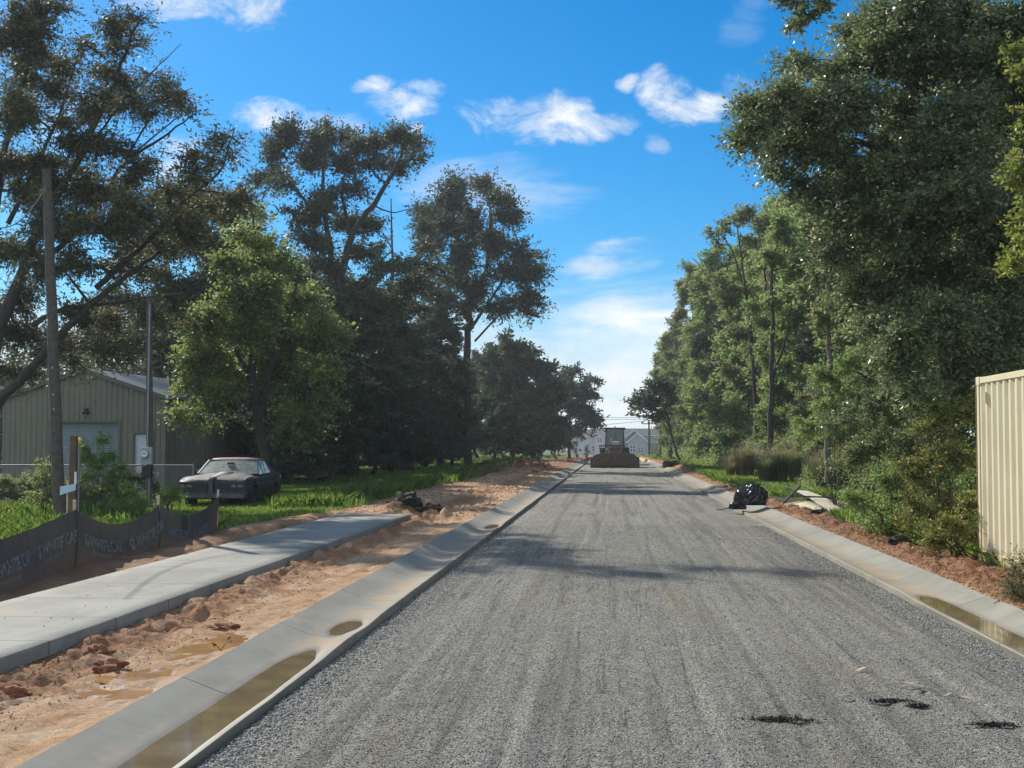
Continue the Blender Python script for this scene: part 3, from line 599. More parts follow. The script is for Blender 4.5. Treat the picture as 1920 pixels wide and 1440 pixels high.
px_tree('backdrop_tree', 'dark feathery tree filling the gap between the pecan and the leafy tree', 56, 330,
        [(((330, 890), (325, 640), (310, 480), (295, 330)), .22, .05), (((322, 620), (380, 520), (420, 450)), .12, .04), (((318, 560), (250, 480), (220, 430)), .12, .04)],
        [(292, 300, 16), (318, 345, 26), (280, 370, 28), (340, 400, 42), (390, 380, 34), (430, 400, 40), (470, 380, 36), (300, 450, 48), (370, 470, 52), (440, 460, 48), (250, 480, 45), (330, 530, 50), (410, 530, 40), (280, 570, 30), (370, 600, 40), (320, 650, 45), (260, 640, 40), (400, 660, 45), (210, 560, 34), (180, 640, 45), (110, 660, 45)],
        46000, .22, M['tall'], ydisp=2.5, sub=3, subr=.8, twig=.03, aspect=.34)
# --- the big glossy oak over the right verge
OB = [(1625, 40, 62), (1700, 30, 75), (1790, 40, 85), (1890, 50, 85), (1575, 120, 52), (1640, 120, 70), (1725, 125, 80), (1820, 140, 85), (1905, 150, 75), (1520, 130, 26), (1482, 115, 12), (1490, 165, 38), (1535, 195, 52), (1450, 185, 24), (1422, 200, 14), (1600, 210, 70), (1690, 225, 80), (1785, 230, 85), (1880, 245, 75),
      (1450, 235, 34), (1410, 245, 16), (1395, 268, 9), (1500, 265, 50), (1440, 290, 26), (1470, 325, 20), (1560, 295, 62), (1650, 320, 75), (1745, 325, 80), (1840, 340, 75), (1905, 350, 50), (1530, 350, 42), (1590, 385, 60), (1680, 405, 70), (1770, 420, 70), (1860, 440, 70),
      (1545, 420, 40), (1620, 465, 58), (1710, 490, 65), (1800, 510, 68), (1890, 530, 60), (1560, 480, 36), (1600, 540, 46), (1680, 565, 58), (1765, 590, 62), (1860, 610, 62), (1640, 620, 44), (1715, 655, 50), (1800, 680, 55), (1880, 690, 50), (1740, 720, 40)]
px_tree('oak_tree', 'big glossy-leaved oak overhanging the right verge behind the container', 25, 2010,
        [(((2010, 1020), (1990, 760), (1950, 560), (1915, 455), (1870, 395), (1790, 325), (1700, 285), (1610, 270), (1530, 260)), .2, .04), (((1950, 560), (1960, 350), (1920, 180), (1860, 60), (1840, -60)), .15, .04),
         (((1790, 325), (1720, 200), (1680, 90)), .07, .02), (((1985, 700), (1890, 620), (1800, 560), (1700, 520)), .09, .02), (((1990, 760), (1900, 700), (1800, 660)), .07, .02), (((1870, 395), (1800, 240), (1780, 100)), .07, .02)],
        OB, 250000, .095, M['oak'], shrink=.95, ydisp=1.7, depth=1.5, sub=4.2, subr=.42, twig=.009, aspect=.45, flat=.3)
px_tree('yellow_tree', 'yellow-green leafed tree just entering the right edge in front of the oak', 16.5, 2010,
        [(((2010, 1100), (2005, 700), (1995, 400), (1990, 200), (1985, -60)), .08, .015)],
        [(1912, 95, 13), (1918, 140, 15), (1912, 215, 20), (1915, 270, 26), (1905, 310, 18), (1912, 350, 24), (1918, 400, 26), (1905, 440, 22), (1912, 480, 26), (1895, 490, 12), (1930, 330, 40), (1935, 440, 40)],
        2600, .075, M['yellow'], ydisp=.3, subr=.16, twig=.006, aspect=.45)
px_tree('overhanging_tree', 'dark leafy branch tip hanging into the sky at the top of the picture', 15, 2120,
        [(((2120, 1200), (2110, 500), (2060, 50), (1900, -190), (1700, -160), (1560, -80), (1500, -30)), .12, .015)],
        [(1465, -4, 14), (1490, 2, 16), (1520, -8, 24), (1545, 4, 12), (1508, 24, 11), (1494, 44, 7), (1600, -60, 40), (1480, -30, 26)],
        1500, .07, M['oak'], ydisp=.15, subr=.12, twig=.006, aspect=.45)

# ------------------------------------------------------------------ left side: garage, fences, poles, car
M['siding'] = mat('tan_ribbed_siding', (.19, .18, .135), .6, spec=.3, var=.12, vscale=1.2)
M['trim'] = mat('dark_trim', (.12, .115, .085), .6)
M['galv'] = mat('galvanised_roof', (.42, .45, .47), .4, .6, var=.15, vscale=2)
M['shutter'] = mat('grey_shutter', (.24, .29, .31), .5, .1, var=.15, vscale=3)
M['whitedoor'] = mat('pale_door', (.55, .62, .68), .5, var=.06)
M['pole'] = mat('weathered_pole', (.095, .08, .062), .9, var=.35, vscale=9, bump=.7, bscale=18)
M['rustwood'] = mat('brown_post', (.13, .075, .045), .9, var=.3, bump=.5)
M['lath'] = mat('pale_lath', (.5, .4, .27), .85, var=.2)
M['steel'] = mat('grey_steel', (.24, .25, .26), .45, .7, var=.15)
M['meterbox'] = mat('meter_box_grey', (.3, .36, .35), .5, .2, var=.1)
M['white'] = mat('white_paint', (.72, .74, .74), .5, var=.05)
M['sign'] = mat('pale_blue_sign', (.5, .62, .72), .5, var=.1)
M['yel'] = mat('yellow_cap', (.75, .62, .04), .5)
M['black'] = mat('black_matt', (.015, .016, .018), .6)
M['wire'] = mat('wire_black', (.02, .02, .02), .5)

# garage: origin at the front right corner, x to the left, y away from the road camera
g = P(309, 833, 52); GW, GL, GE, GP = 6.9, 9.2, 3.62, 4.72
gar = empty('metal_garage', (g.x, 52, gz(g.x, 52)), 'tan ribbed metal garage with a low gable and grey roll-up door behind the pecan', 'garage', rz=R(-4))
def ribbed(p0, dx, dy, L, hfn, name, m, pitch=.229, dep=.03, holes=()):
    """vertical ribbed sheet along (dx,dy) from p0; hfn(s) is the top; holes (s0,s1,ztop) start at the floor"""
    b = MB(); ss_ = [];  s = 0
    while s < L - 1e-6:
        for a, d in ((0, 0), (.03, dep), (.06, dep), (.09, 0), (pitch, 0)):
            if s + a <= L: ss_.append((s + a, d))
        s += pitch
    ss_.append((L, 0)); ss_ = sorted(set(ss_)); nxp, nyp = dy, -dx
    for (a, da), (c, dc) in zip(ss_[:-1], ss_[1:]):
        if c - a < 1e-5: continue
        mid = (a + c) / 2; lo = 0
        for h0, h1, hz in holes:
            if h0 <= mid <= h1: lo = hz
        vs = [(p0[0] + dx * q + nxp * d, p0[1] + dy * q + nyp * d, z) for q, d, z in ((a, da, lo), (c, dc, lo), (c, dc, hfn(c)), (a, da, hfn(a)))]
        b.add(vs, [(0, 1, 2, 3)])
    return b.build(name, m, gar)
gable = lambda s: GE + (GP - GE) * (1 - abs(s - GW / 2) / (GW / 2))
ribbed((-GW, 0), 1, 0, GW, gable, 'wall', M['siding'], holes=((2.05, 5.0, 2.62), (GW - 1.28, GW - .46, 2.16)))
ribbed((0, 0.0), 0, 1, GL, lambda s: GE, 'wall', M['siding'])
ribbed((-GW, GL), 0, -1, GL, lambda s: GE, 'wall', M['siding'])
b = MB()
for sgn in (-1, 1):
    x0, x1 = -GW / 2, -GW / 2 + sgn * (GW / 2 + .12); z1 = GE - .04
    n = 40
    for k in range(n):
        y0 = -.15 + (GL + .3) * k / n; y1 = -.15 + (GL + .3) * (k + .72) / n; y2 = -.15 + (GL + .3) * (k + 1) / n; up = .03
        b.add([(x0, y0, GP + .05), (x0, y1, GP + .05), (x1, y1, z1 + .05), (x1, y0, z1 + .05)], [(0, 1, 2, 3)])
        b.add([(x0, y1, GP + .05 + up), (x0, y2, GP + .05 + up), (x1, y2, z1 + .05 + up), (x1, y1, z1 + .05 + up)], [(0, 1, 2, 3)])
        b.add([(x0, y1, GP + .05), (x0, y1, GP + .05 + up), (x1, y1, z1 + .05 + up), (x1, y1, z1 + .05)], [(0, 1, 2, 3)])
b.build('roof', M['galv'], gar)
b = MB(); b.bar((-GW / 2, -.12, GP + .02), (.12, -.12, GE - .04), .03, .16); b.bar((-GW / 2, -.12, GP + .02), (-GW - .12, -.12, GE - .04), .03, .16); b.build('gable_trim', M['trim'], gar)
b = MB(); b.bar((.14, -.15, GE), (.14, GL + .15, GE), .12); b.build('gutter', M['galv'], gar)
b = MB(); x0 = -GW + 2.07; x1 = -GW + 4.98
for k in range(34):
    z = .02 + k * .077; b.add([(x0, .10, z), (x1, .10, z), (x1, .07, z + .038), (x0, .07, z + .038), (x1, .10, z + .077), (x0, .10, z + .077)], [(0, 1, 2, 3), (3, 2, 4, 5)])
rd = b.build('roller_door', M['shutter'], gar)
b = MB(); b.box((x0 - .04, 0, 1.31), (.08, .12, 2.62)); b.box((x1 + .04, 0, 1.31), (.08, .12, 2.62)); b.box(((x0 + x1) / 2, 0, 2.66), (x1 - x0 + .16, .12, .08)); b.build('door_frame', M['trim'], rd)
b = MB(); b.box((-.87, .05, 1.07), (.78, .05, 2.12)); dr = b.build('door', M['whitedoor'], gar)
b = MB(); b.box((-1.28, -.01, 1.08), (.05, .1, 2.18)); b.box((-.46, -.01, 1.08), (.05, .1, 2.18)); b.box((-.87, -.01, 2.19), (.87, .1, .05)); b.build('door_frame', M['trim'], dr)
b = MB(); b.tube([(-.56, -.0, 1.0), (-.56, -.06, 1.0)], .03, 10); b.build('handle', M['steel'], dr)
b = MB(); b.box((-GW / 2 + .15, -.09, 3.12), (.14, .12, .12)); b.tube([(-GW / 2 + .15, -.1, 3.08), (-GW / 2 + .08, -.2, 2.96)], [.045, .06], 10); b.tube([(-GW / 2 + .18, -.1, 3.08), (-GW / 2 + .28, -.2, 2.98)], [.045, .06], 10); b.build('flood_light', M['black'], gar)

# utility poles
def pole_pt(px, py, Y): return Vector(P(px, py, Y))
top = P(88, 318, 29); base = P(113, 972, 29); base.z = gz(base.x, 29) - .1
up = empty('utility_pole', tuple(base), 'tall leaning weathered utility pole nearest the road, behind the black silt fence', 'utility pole')
b = MB(); k = 14; b.tube([Vector((0, 0, 0)).lerp(top - base, i / k) + Vector((.01 * math.sin(i * 1.7), 0, 0)) for i in range(k + 1)], [.135 - .04 * i / k for i in range(k + 1)], 14); b.build('shaft', M['pole'], up, True)
b = MB(); d = (top - base).normalized()
for h in (2.95, 3.55, 2.62):
    b = MB(); c = d * h; b.box((c.x + .01, -.135, c.z), (.05, .012, .05)); b.build('pole_tag', M['steel'], up)
b = MB(); b.tube([(-.11, -.09, .2), tuple(d * 4 + Vector((-.1, -.08, 0))), tuple(d * 7.2 + Vector((-.08, -.06, 0)))], .009, 5); b.build('ground_wire', M['steel'], up)
top2 = P(280, 560, 34.5); base2 = P(281, 955, 34.5); base2.z = gz(base2.x, 34.5) - .1
mp = empty('utility_pole', tuple(base2), 'thinner utility pole carrying an electric meter, left of the old car', 'utility pole')
b = MB(); b.tube([Vector((0, 0, 0)).lerp(top2 - base2, i / 8) for i in range(9)], [.10 - .025 * i / 8 for i in range(9)], 12); b.build('shaft', M['pole'], mp, True)
mz = 1.85 - 22 * 34.5 / F - base2.z
b = MB(); b.tube([(-.04, -.13, mz + .2), (-.04, -.12, mz + 1.2), (-.03, -.11, mz + 4.0)], .028, 8); b.tube([(.02, -.13, mz - .35), (.02, -.13, .1)], .024, 8); b.build('conduit', M['steel'], mp, True)
b = MB(); b.box((-.03, -.19, mz), (.30, .14, .46)); mb = b.build('meter_box', M['meterbox'], mp, bevel=.012)
b = MB(); b.lathe([(.108, -.30), (.108, -.262)], (-.055, 0, mz + .04), 'Y', 24); b.build('meter_ring', M['steel'], mb)
b = MB(); b.lathe([(.02, -.36), (.075, -.355), (.092, -.33), (.094, -.301)], (-.055, 0, mz + .04), 'Y', 24); b.build('meter_glass', M['white'], mb, True)
b = MB(); b.box((-.055, -.362, mz + .07), (.09, .006, .022)); b.build('meter_display', M['black'], mb)
b = MB(); b.box((-.02, -.19, mz - .42), (.26, .12, .3)); b.build('junction_box', M['black'], mp, bevel=.01)
# sagging service wire between the two poles and off to the left
b = MB(); A = P(90, 345, 29); B = P(-60, 410, 20)
b.tube([A.lerp(B, i / 12) - Vector((0, 0, .5 * math.sin(math.pi * i / 12))) for i in range(13)], .012, 5)
tag(b.build('power_line', M['wire']), 'slack black service wire running left off the top of the tall leaning pole', 'power line')

# brown post, stake with signs, yellow-capped marker
p = P(137, 940, 28); z0 = gz(p.x, 28); b = MB(); h = 1.85 + (833 - 817) / F * 28 - z0
b.box((p.x, 28, z0 + h / 2), (.14, .14, h), taper=.96); tag(b.build('post', M['rustwood'], bevel=.008), 'short square brown wooden post just right of the tall leaning pole', 'post')
p = P(128, 930, 27.4); z0 = gz(p.x, 27.4)
sg = empty('survey_sign', (p.x, 27.4, z0), 'tilted pale blue board on a thin lath beside the brown post', 'sign')
zc = 1.85 - (918 - 833) / F * 27.4 - z0
b = MB(); b.box((-.02, 0, zc / 2), (.035, .02, zc)); b.build('lath', M['lath'], sg)
b = MB(); b.add([(-.17, -.03, zc - .14), (.17, -.03, zc - .03), (.17, -.03, zc + .10), (-.17, -.03, zc + .045), (-.17, -.018, zc - .14), (.17, -.018, zc - .03), (.17, -.018, zc + .10), (-.17, -.018, zc + .045)], [(0, 1, 2, 3), (7, 6, 5, 4), (0, 4, 5, 1), (1, 5, 6, 2), (2, 6, 7, 3), (3, 7, 4, 0)]); b.build('board', M['sign'], sg)
b = MB(); b.box((.15, -.0, zc + .22), (.05, .012, .26)); b.build('sign_strip', M['white'], sg)
p = P(148, 900, 28.6); z0 = gz(p.x, 28.6); mk = empty('marker_post', (p.x, 28.6, z0), 'thin pipeline marker rod with a yellow cap behind the brown post', 'marker')
h = 1.85 + 5 / F * 28.6 - z0
b = MB(); b.tube([(0, 0, 0), (0, 0, h)], .018, 8); b.build('rod', M['steel'], mk)
b = MB(); b.lathe([(.02, -.06), (.05, -.03), (.06, .04), (.035, .08), (.0, .09)], (0, 0, h), 'Z', 12); b.build('cap', M['yel'], mk, True)

# chain link fence before the garage
M['rail'] = mat('dull_rail', (.16, .17, .17), .6, .4)
M['link'] = mat('chain_link_wire', (.25, .26, .26), .5, .6)
YF = 39.0; ax, bx = P(-90, 0, YF).x, P(372, 0, YF).x
cf = empty('chain_link_fence', (ax, YF, gz(ax, YF)), 'rusty chain link fence with a top rail in front of the garage', 'fence')
b = MB(); b.tube([(0, 0, 1.12), (bx - ax, 0, 1.12)], .022, 8); b.build('top_rail', M['rail'], cf)
n = 5
for k in range(n + 1):
    b = MB(); x = (bx - ax) * k / n; b.tube([(x, 0, -.05), (x, 0, 1.18)], .03, 8); b.build('post', M['steel'], cf)
b = MB(); L = bx - ax; k = 0; s = -1.1
while s < L:
    for sgn in (1, -1):
        a0, a1 = (s, s + 1.08); z0_, z1_ = (0.03, 1.11) if sgn > 0 else (1.11, .03)
        ca, cb_ = max(0, a0), min(L, a1)
        if cb_ > ca:
            f0 = (ca - a0) / (a1 - a0); f1 = (cb_ - a0) / (a1 - a0); p0 = (ca, .01 * sgn, z0_ + (z1_ - z0_) * f0); p1 = (cb_, .01 * sgn, z0_ + (z1_ - z0_) * f1)
            b.bar(p0, p1, .006)
    s += .085
b.build('mesh', M['link'], cf)

# silt fence with its printed cloth
M['cloth'] = bpy.data.materials.new('silt_fence_cloth'); M['cloth'].use_nodes = True; t = NT(M['cloth'].node_tree); bs = t.n['Principled BSDF']
co = t.coord(); wv = t.noise(3, 5, .7, co); t.link(t.mix(t.math('MULTIPLY', t.smooth(t.math('ADD', t.attr('low'), t.math('MULTIPLY', wv, .7)), .85, 1.35), .8), t.ramp(wv, [(.3, (.02, .021, .024)), (.62, (.04, .04, .043)), (.8, (.075, .06, .052))]), (.15, .08, .05)), bs.inputs['Base Color']); bs.inputs['Roughness'].default_value = .65
t.link(t.bump(t.noise(5, 5, .6, t.coord(scale=(1, 1, .6)), .6), 1., .12), bs.inputs['Normal'])
tr = t.new('ShaderNodeBsdfTranslucent'); tr.inputs[0].default_value = (.07, .065, .062, 1); mx = t.new('ShaderNodeMixShader'); mx.inputs[0].default_value = .2
t.link(bs.outputs[0], mx.inputs[1]); t.link(tr.outputs[0], mx.inputs[2]); t.link(mx.outputs[0], t.n['Material Output'].inputs[0])
M['print'] = mat('grey_print', (.17, .18, .185), .8, var=.3, vscale=20)
posts = [(-6.78, 9.2), (-6.85, 13.3), (P(157, 0, 17.6).x, 17.6), (P(310, 0, 20.6).x, 20.6), (P(419, 0, 25).x, 25.0)]
ptop = [.72, .70, 1.85 - 124 / F * 17.6, 1.85 - 113 / F * 20.6, 1.85 - 98 / F * 25.0]
seg = [math.dist(posts[i], posts[i + 1]) for i in range(4)]; cum = [0]
for q in seg: cum.append(cum[-1] + q)
def fence_pt(s, tt, off=0.):
    s = min(max(s, 0), cum[-1] - 1e-5); k = max(i for i in range(4) if cum[i] <= s); f = (s - cum[k]) / seg[k]
    x = posts[k][0] + (posts[k + 1][0] - posts[k][0]) * f; y = posts[k][1] + (posts[k + 1][1] - posts[k][1]) * f
    sag = (0.03, .05, .26, .27)[k] * (math.sin(math.pi * f) ** .8 if 0 < f < 1 else 0)
    zt = ptop[k] + (ptop[k + 1] - ptop[k]) * f - sag; zb = gz(x, y) - .04
    dx, dy = (posts[k + 1][0] - posts[k][0]) / seg[k], (posts[k + 1][1] - posts[k][1]) / seg[k]
    wv = .05 * math.sin(s * 2.3 + tt * 2) * (1 - abs(2 * tt - 1)) + .007 * math.sin(s * 9 + 3 * tt) * tt + .10 * (1 - tt) ** 2 * math.sin(math.pi * f) + .003 * math.sin(s * 23 + 5 * math.sin(tt * 6))
    return Vector((x + dy * (wv + off), y - dx * (wv + off), zb + (zt - zb) * tt))
sf = empty('silt_fence', (posts[2][0], posts[2][1], gz(*posts[2])), 'sagging black silt fence printed with white lettering along the sidewalk', 'silt fence'); o0 = sf.location.copy()
ns, nt = 520, 30; V = [fence_pt(cum[-1] * i / (ns - 1), j / (nt - 1)) - o0 for j in range(nt) for i in range(ns)]
fc = mesh_np('cloth', np.array([tuple(v) for v in V]), gridf(nt, ns), M['cloth'], sf, True); fattr(fc, 'low', np.repeat(1 - np.arange(nt) / (nt - 1), ns))
for i, (x, y) in enumerate(posts):
    if i == 0: continue
    b = MB(); z0 = gz(x, y); h = ptop[i] - z0 + .12; b.box((x - .03 - o0.x, y + .02 - o0.y, z0 + h / 2 - .1 - o0.z), (.04, .04, h + .2), (R(2), R(-2 + i), .2)); b.build('stake', M['lath'], sf)
def text_mesh(body, size):
    cu = bpy.data.curves.new('t', 'FONT'); cu.body = body; cu.size = size; cu.resolution_u = 2; cu.offset = size * .02
    ob = bpy.data.objects.new('t', cu); C.objects.link(ob); bpy.context.view_layer.update()
    me = bpy.data.meshes.new_from_object(ob.evaluated_get(bpy.context.evaluated_depsgraph_get()))
    v = [tuple(q.co) for q in me.vertices]; f = [tuple(pp.vertices) for pp in me.polygons]; bpy.data.objects.remove(ob); bpy.data.meshes.remove(me); bpy.data.curves.remove(cu)
    return v, f
tv, tf = text_mesh('WHITE CAP', .22); wv2, wf2 = text_mesh('CONSTRUCTION SUPPLY', .062)
tw = max(q[0] for q in tv); ring = []
def on_cloth(b, v, f, s0, h0, sl=0.0):
    vs = []
    for (x, y, z) in v:
        s = s0 + x; q = fence_pt(s, .5); zt = fence_pt(s, 1).z; zb = fence_pt(s, 0).z; tt = ((zt - zb) - h0 + y) / max(.1, zt - zb); vs.append(fence_pt(s, max(0, min(1, tt)), .010) - o0)
    b.add(vs, f)
s = .35
while s < cum[-1] - tw - .1:
    b = MB(); on_cloth(b, tv, tf, s + .2, .40)
    on_cloth(b, [(x * .9 + .02, y, z) for x, y, z in wv2], wf2, s + .2, .50)
    rv, rf = [], []
    for (r0, r1, a0, a1, cx, cy) in ((.055, .085, .7, 5.6, .09, .06), (.02, .05, 2.5, 7.5, .10, .04)):
        base_i = len(rv); m = 18
        for i in range(m + 1):
            a = a0 + (a1 - a0) * i / m; rv += [(cx + r0 * math.cos(a), cy + r0 * math.sin(a), 0), (cx + r1 * math.cos(a), cy + r1 * math.sin(a), 0)]
        rf += [(base_i + 2 * i, base_i + 2 * i + 1, base_i + 2 * i + 3, base_i + 2 * i + 2) for i in range(m)]
    on_cloth(b, rv, rf, s, .40); b.build('lettering', M['print'], sf); s += tw + .48

# ---------------------------------------------------------------- the old car
def car_paint():
    m = bpy.data.materials.new('faded_dark_green_paint'); m.use_nodes = True; t = NT(m.node_tree); b = t.n['Principled BSDF']; co = t.coord()
    s = t.new('ShaderNodeSeparateXYZ'); t.link(co, s.inputs[0])
    col = t.ramp(t.noise(4, 6, .7, co), [(.3, (.008, .013, .014)), (.6, (.018, .028, .027)), (.8, (.04, .05, .046))])
    upw = t.smooth(s.outputs[2], .80, .90); r = t.noise(2.2, 6, .7, t.coord(scale=(1, 2.2, 1)), 1.)
    col = t.mix(t.math('MULTIPLY', upw, t.smooth(r, .5, .6)), col, t.ramp(r, [(.5, (.08, .03, .026)), (.6, (.10, .075, .07)), (.7, (.03, .018, .018))]))
    t.link(col, b.inputs['Base Color']); t.link(t.ramp(t.noise(5, 4, .6, co), [(.3, (.42,) * 3), (.7, (.75,) * 3)]), b.inputs['Roughness']); return m
M['cargreen'] = car_paint()
M['carroof'] = mat('rusty_maroon_roof', (.13, .036, .036), .55, var=.5, vscale=4)
M['chrome'] = mat('dull_chrome', (.09, .10, .11), .42, .7, var=.45, vscale=14)
M['rubber'] = mat('old_rubber', (.02, .02, .02), .85, var=.3)
M['darkglass'] = mat('dusty_glass', (.05, .06, .055), .12, spec=.7, var=.5, vscale=3)
M['dustglass'] = mat('leaf_dusted_windscreen', (.14, .16, .13), .35, spec=.5, var=.8, vscale=7)
M['grille'] = mat('dark_grille', (.014, .016, .018), .5)
fr_ = P(398, 833, 35.8); hd = R(-3.5)
car = empty('old_car', (fr_.x, 35.8, .08), 'abandoned dark green vintage coupe with a rusty hood on the lawn', 'car', rz=-hd)
# body loft: y runs from the nose (0) back to the tail (5.5)
Ls, HW = 5.5, 1.0
st = np.array([0, .06, .16, .35, .7, 1.1, 1.5, 1.95, 2.5, 3.1, 3.6, 4.0, 4.5, 4.95, 5.3, 5.45, 5.5])
hw = np.interp(st, [0, .16, .7, 2, 3.4, 4.2, 5, 5.5], [.90, .985, 1.0, .985, .985, 1.01, .97, .88])
topz = np.interp(st, [0, .06, .2, .7, 1.95, 3.6, 4.3, 5.2, 5.5], [.74, .80, .855, .90, .955, .96, .96, .90, .80])
shz = np.interp(st, [0, .1, .35, .9, 1.6, 2.6, 3.6, 4.1, 5.2, 5.5], [.72, .79, .845, .88, .86, .85, .87, .925, .88, .76])
yy = np.unique(np.concatenate([st, np.arange(.3, 5.3, .07)])); hw = np.interp(yy, st, hw); topz = np.interp(yy, st, topz); shz = np.interp(yy, st, shz)
WY = (.98, 4.02); WRad = .37
def bot(y, hi=.26):
    z = hi + .10 * math.exp(-((y - 0) / .25) ** 2) + .1 * math.exp(-((y - 5.5) / .4) ** 2)
    for wy, rr in ((WY[0], .41), (WY[1], .36)):
        d = abs(y - wy)
        if d < rr: z = max(z, .33 + math.sqrt(rr * rr - d * d))
    return z
def sect(y, w, tz, sz):
    bz = bot(y); f = lambda z: max(z, bz + .01)
    return [(w * .90, bz), (w * .965, f(.36)), (w * 1.0, f(.50)), (w * .995, f(.62)), (w * .955, f(.665)), (w * .965, f(.71)), (w * .955, sz - .05), (w * .90, sz), (w * .80, sz + .0), (w * .70, (sz + tz) / 2 + .005), (w * .45, tz - .008), (w * .15, tz + .0), (0, tz + .012)]
rows = []
for y, w, tz, sz in zip(yy, hw, topz, shz):
    half = sect(y, w, tz, sz); rows.append([(x, y, z) for x, z in half] + [(-x, y, z) for x, z in half[-2::-1]])
n = len(rows[0]); b = MB(); b.add([q for r_ in rows for q in r_], [tuple(q) for q in gridf(len(rows), n).tolist()] + [tuple(range(n)), tuple(range((len(rows) - 1) * n, len(rows) * n))[::-1]])
body = b.build('body', M['cargreen'], car, True)
# hood crease and prow
b = MB(); b.add([(-.09, .1, .84), (.09, .1, .84), (.22, 1.8, .962), (-.22, 1.8, .962), (-.05, .1, .875), (.05, .1, .875), (.16, 1.8, .985), (-.16, 1.8, .985)], [(4, 5, 6, 7), (0, 4, 7, 3), (1, 2, 6, 5), (0, 1, 5, 4)]); b.build('hood_scoop', M['cargreen'], body, True)
b = MB(); pr = [(-.10, .33), (-.11, .6), (-.10, .80), (-.05, .86), (.05, .86), (.10, .80), (.11, .6), (.10, .33)]
b.add([(x, .1, z) for x, z in pr] + [(x * .55, -.17, z * .98) for x, z in pr], [(i, (i + 1) % 8, 8 + (i + 1) % 8, 8 + i) for i in range(8)] + [tuple(range(15, 7, -1))]); b.build('grille_divider', M['chrome'], car, True)
# grilles with slats and twin lamps
for sx in (-1, 1):
    b = MB(); b.box((sx * .51, -.02, .60), (.76, .08, .27)); gp = b.build('grille', M['grille'], car)
    b = MB()
    for k in range(6): b.box((sx * .51, -.07, .50 + k * .042), (.74, .02, .008))
    b.box((sx * .51, -.075, .735), (.80, .03, .018)); b.box((sx * .51, -.075, .462), (.80, .03, .018)); b.box((sx * .905, -.06, .60), (.02, .05, .28)); b.box((sx * .125, -.075, .60), (.018, .03, .28)); b.build('slats', M['chrome'], gp)
    for hx in (.60, .79):
        b = MB(); b.lathe([(.0, -.10), (.05, -.098), (.075, -.085), (.08, -.05)], (sx * hx, 0, .605), 'Y', 16); b.build('headlight', M['darkglass'], car, True)
b = MB(); pts = [(-.96, .12), (-.9, -.06), (-.5, -.13), (0, -.2), (.5, -.13), (.9, -.06), (.96, .12)]
rows = [[(x, y, z) for x, y in pts] for z in (.29, .31, .43, .45)]; off = [.03, 0, 0, .03]
V = [(x, y + o_, z) for r_, o_ in zip(rows, off) for x, y, z in r_]; b.add(V, [tuple(q) for q in gridf(4, 7).tolist()]); b.build('bumper', M['chrome'], car, True)
# greenhouse
gh = [(1.92, .86, .93), (2.65, .70, 1.33), (3.45, .69, 1.345), (3.75, .71, 1.31), (4.55, .78, .95)]
P4 = lambda k, s, io=0.: (s * (gh[k][1] - io), gh[k][0], gh[k][2] - (.0 if gh[k][2] < 1 else 0))
b = MB(); rr = []
for y, w_, z in ((2.62, .70, 1.315), (2.75, .705, 1.345), (3.1, .71, 1.368), (3.45, .71, 1.36), (3.75, .715, 1.325)):
    rr.append([(-w_, y, z - .045), (-w_ * .93, y, z - .01), (-w_ * .5, y, z + .012), (0, y, z + .018), (w_ * .5, y, z + .012), (w_ * .93, y, z - .01), (w_, y, z - .045)])
b.add([q for r_ in rr for q in r_], [tuple(q) for q in gridf(5, 7).tolist()])
b.add([q for q in rr[0]], [tuple(range(7))]); rf = b.build('roof', M['carroof'], car, True)
b = MB()
for s in (-1, 1):
    b.add([(s * .715, 3.6, 1.29), (s * .66, 3.72, 1.318), (s * .73, 4.62, .95), (s * .84, 4.6, .93), (s * .82, 4.05, .93), (s * .72, 3.6, 1.0 + .2)], [(0, 1, 2, 3, 4, 5)])
b.build('rear_pillar', M['cargreen'], car)
b = MB()
for s in (-1, 1): b.bar((s * .865, 1.93, .92), (s * .705, 2.64, 1.30), .045, .05)
b.bar((-.70, 2.63, 1.315), (.70, 2.63, 1.315), .035, .03); b.build('windscreen_frame', M['chrome'], car)
b = MB(); V = []
for k in range(7):
    f = k / 6 * 2 - 1; V += [(f * .85, 1.90 - .07 * (1 - f * f), .925)]
for k in range(7):
    f = k / 6 * 2 - 1; V += [(f * .69, 2.63 - .05 * (1 - f * f), 1.305)]
b.add(V, [tuple(q) for q in gridf(2, 7).tolist()]); b.build('windscreen', M['dustglass'], car, True)
for s in (-1, 1):
    b = MB(); b.add([(s * .86, 2.02, .90), (s * .70, 2.68, 1.30), (s * .70, 3.58, 1.30), (s * .82, 4.02, .92)], [(0, 1, 2, 3)]); b.build('side_window', M['darkglass'], car)
    b = MB(); b.bar((s * .99, .5, .675), (s * 1.0, 5.2, .69), .012, .03); b.bar((s * .705, 2.66, 1.31), (s * .71, 3.65, 1.31), .03); b.bar((s * .765, 3.0, 1.3), (s * .865, 3.02, .92), .02); b.build('side_trim', M['chrome'], car)
b = MB(); b.add([(-.66, 3.74, 1.3), (.66, 3.74, 1.3), (.72, 4.6, .955), (-.72, 4.6, .955)], [(0, 1, 2, 3)]); b.build('rear_window', M['darkglass'], car)
b = MB(); b.box((.0, 2.3, 1.21), (.2, .03, .06)); b.bar((0, 2.32, 1.24), (0, 2.5, 1.3), .015); b.build('mirror', M['black'], car)
b = MB(); b.box((-.93, 2.3, .99), (.14, .06, .1)); b.build('door_mirror', M['chrome'], car, bevel=.01)
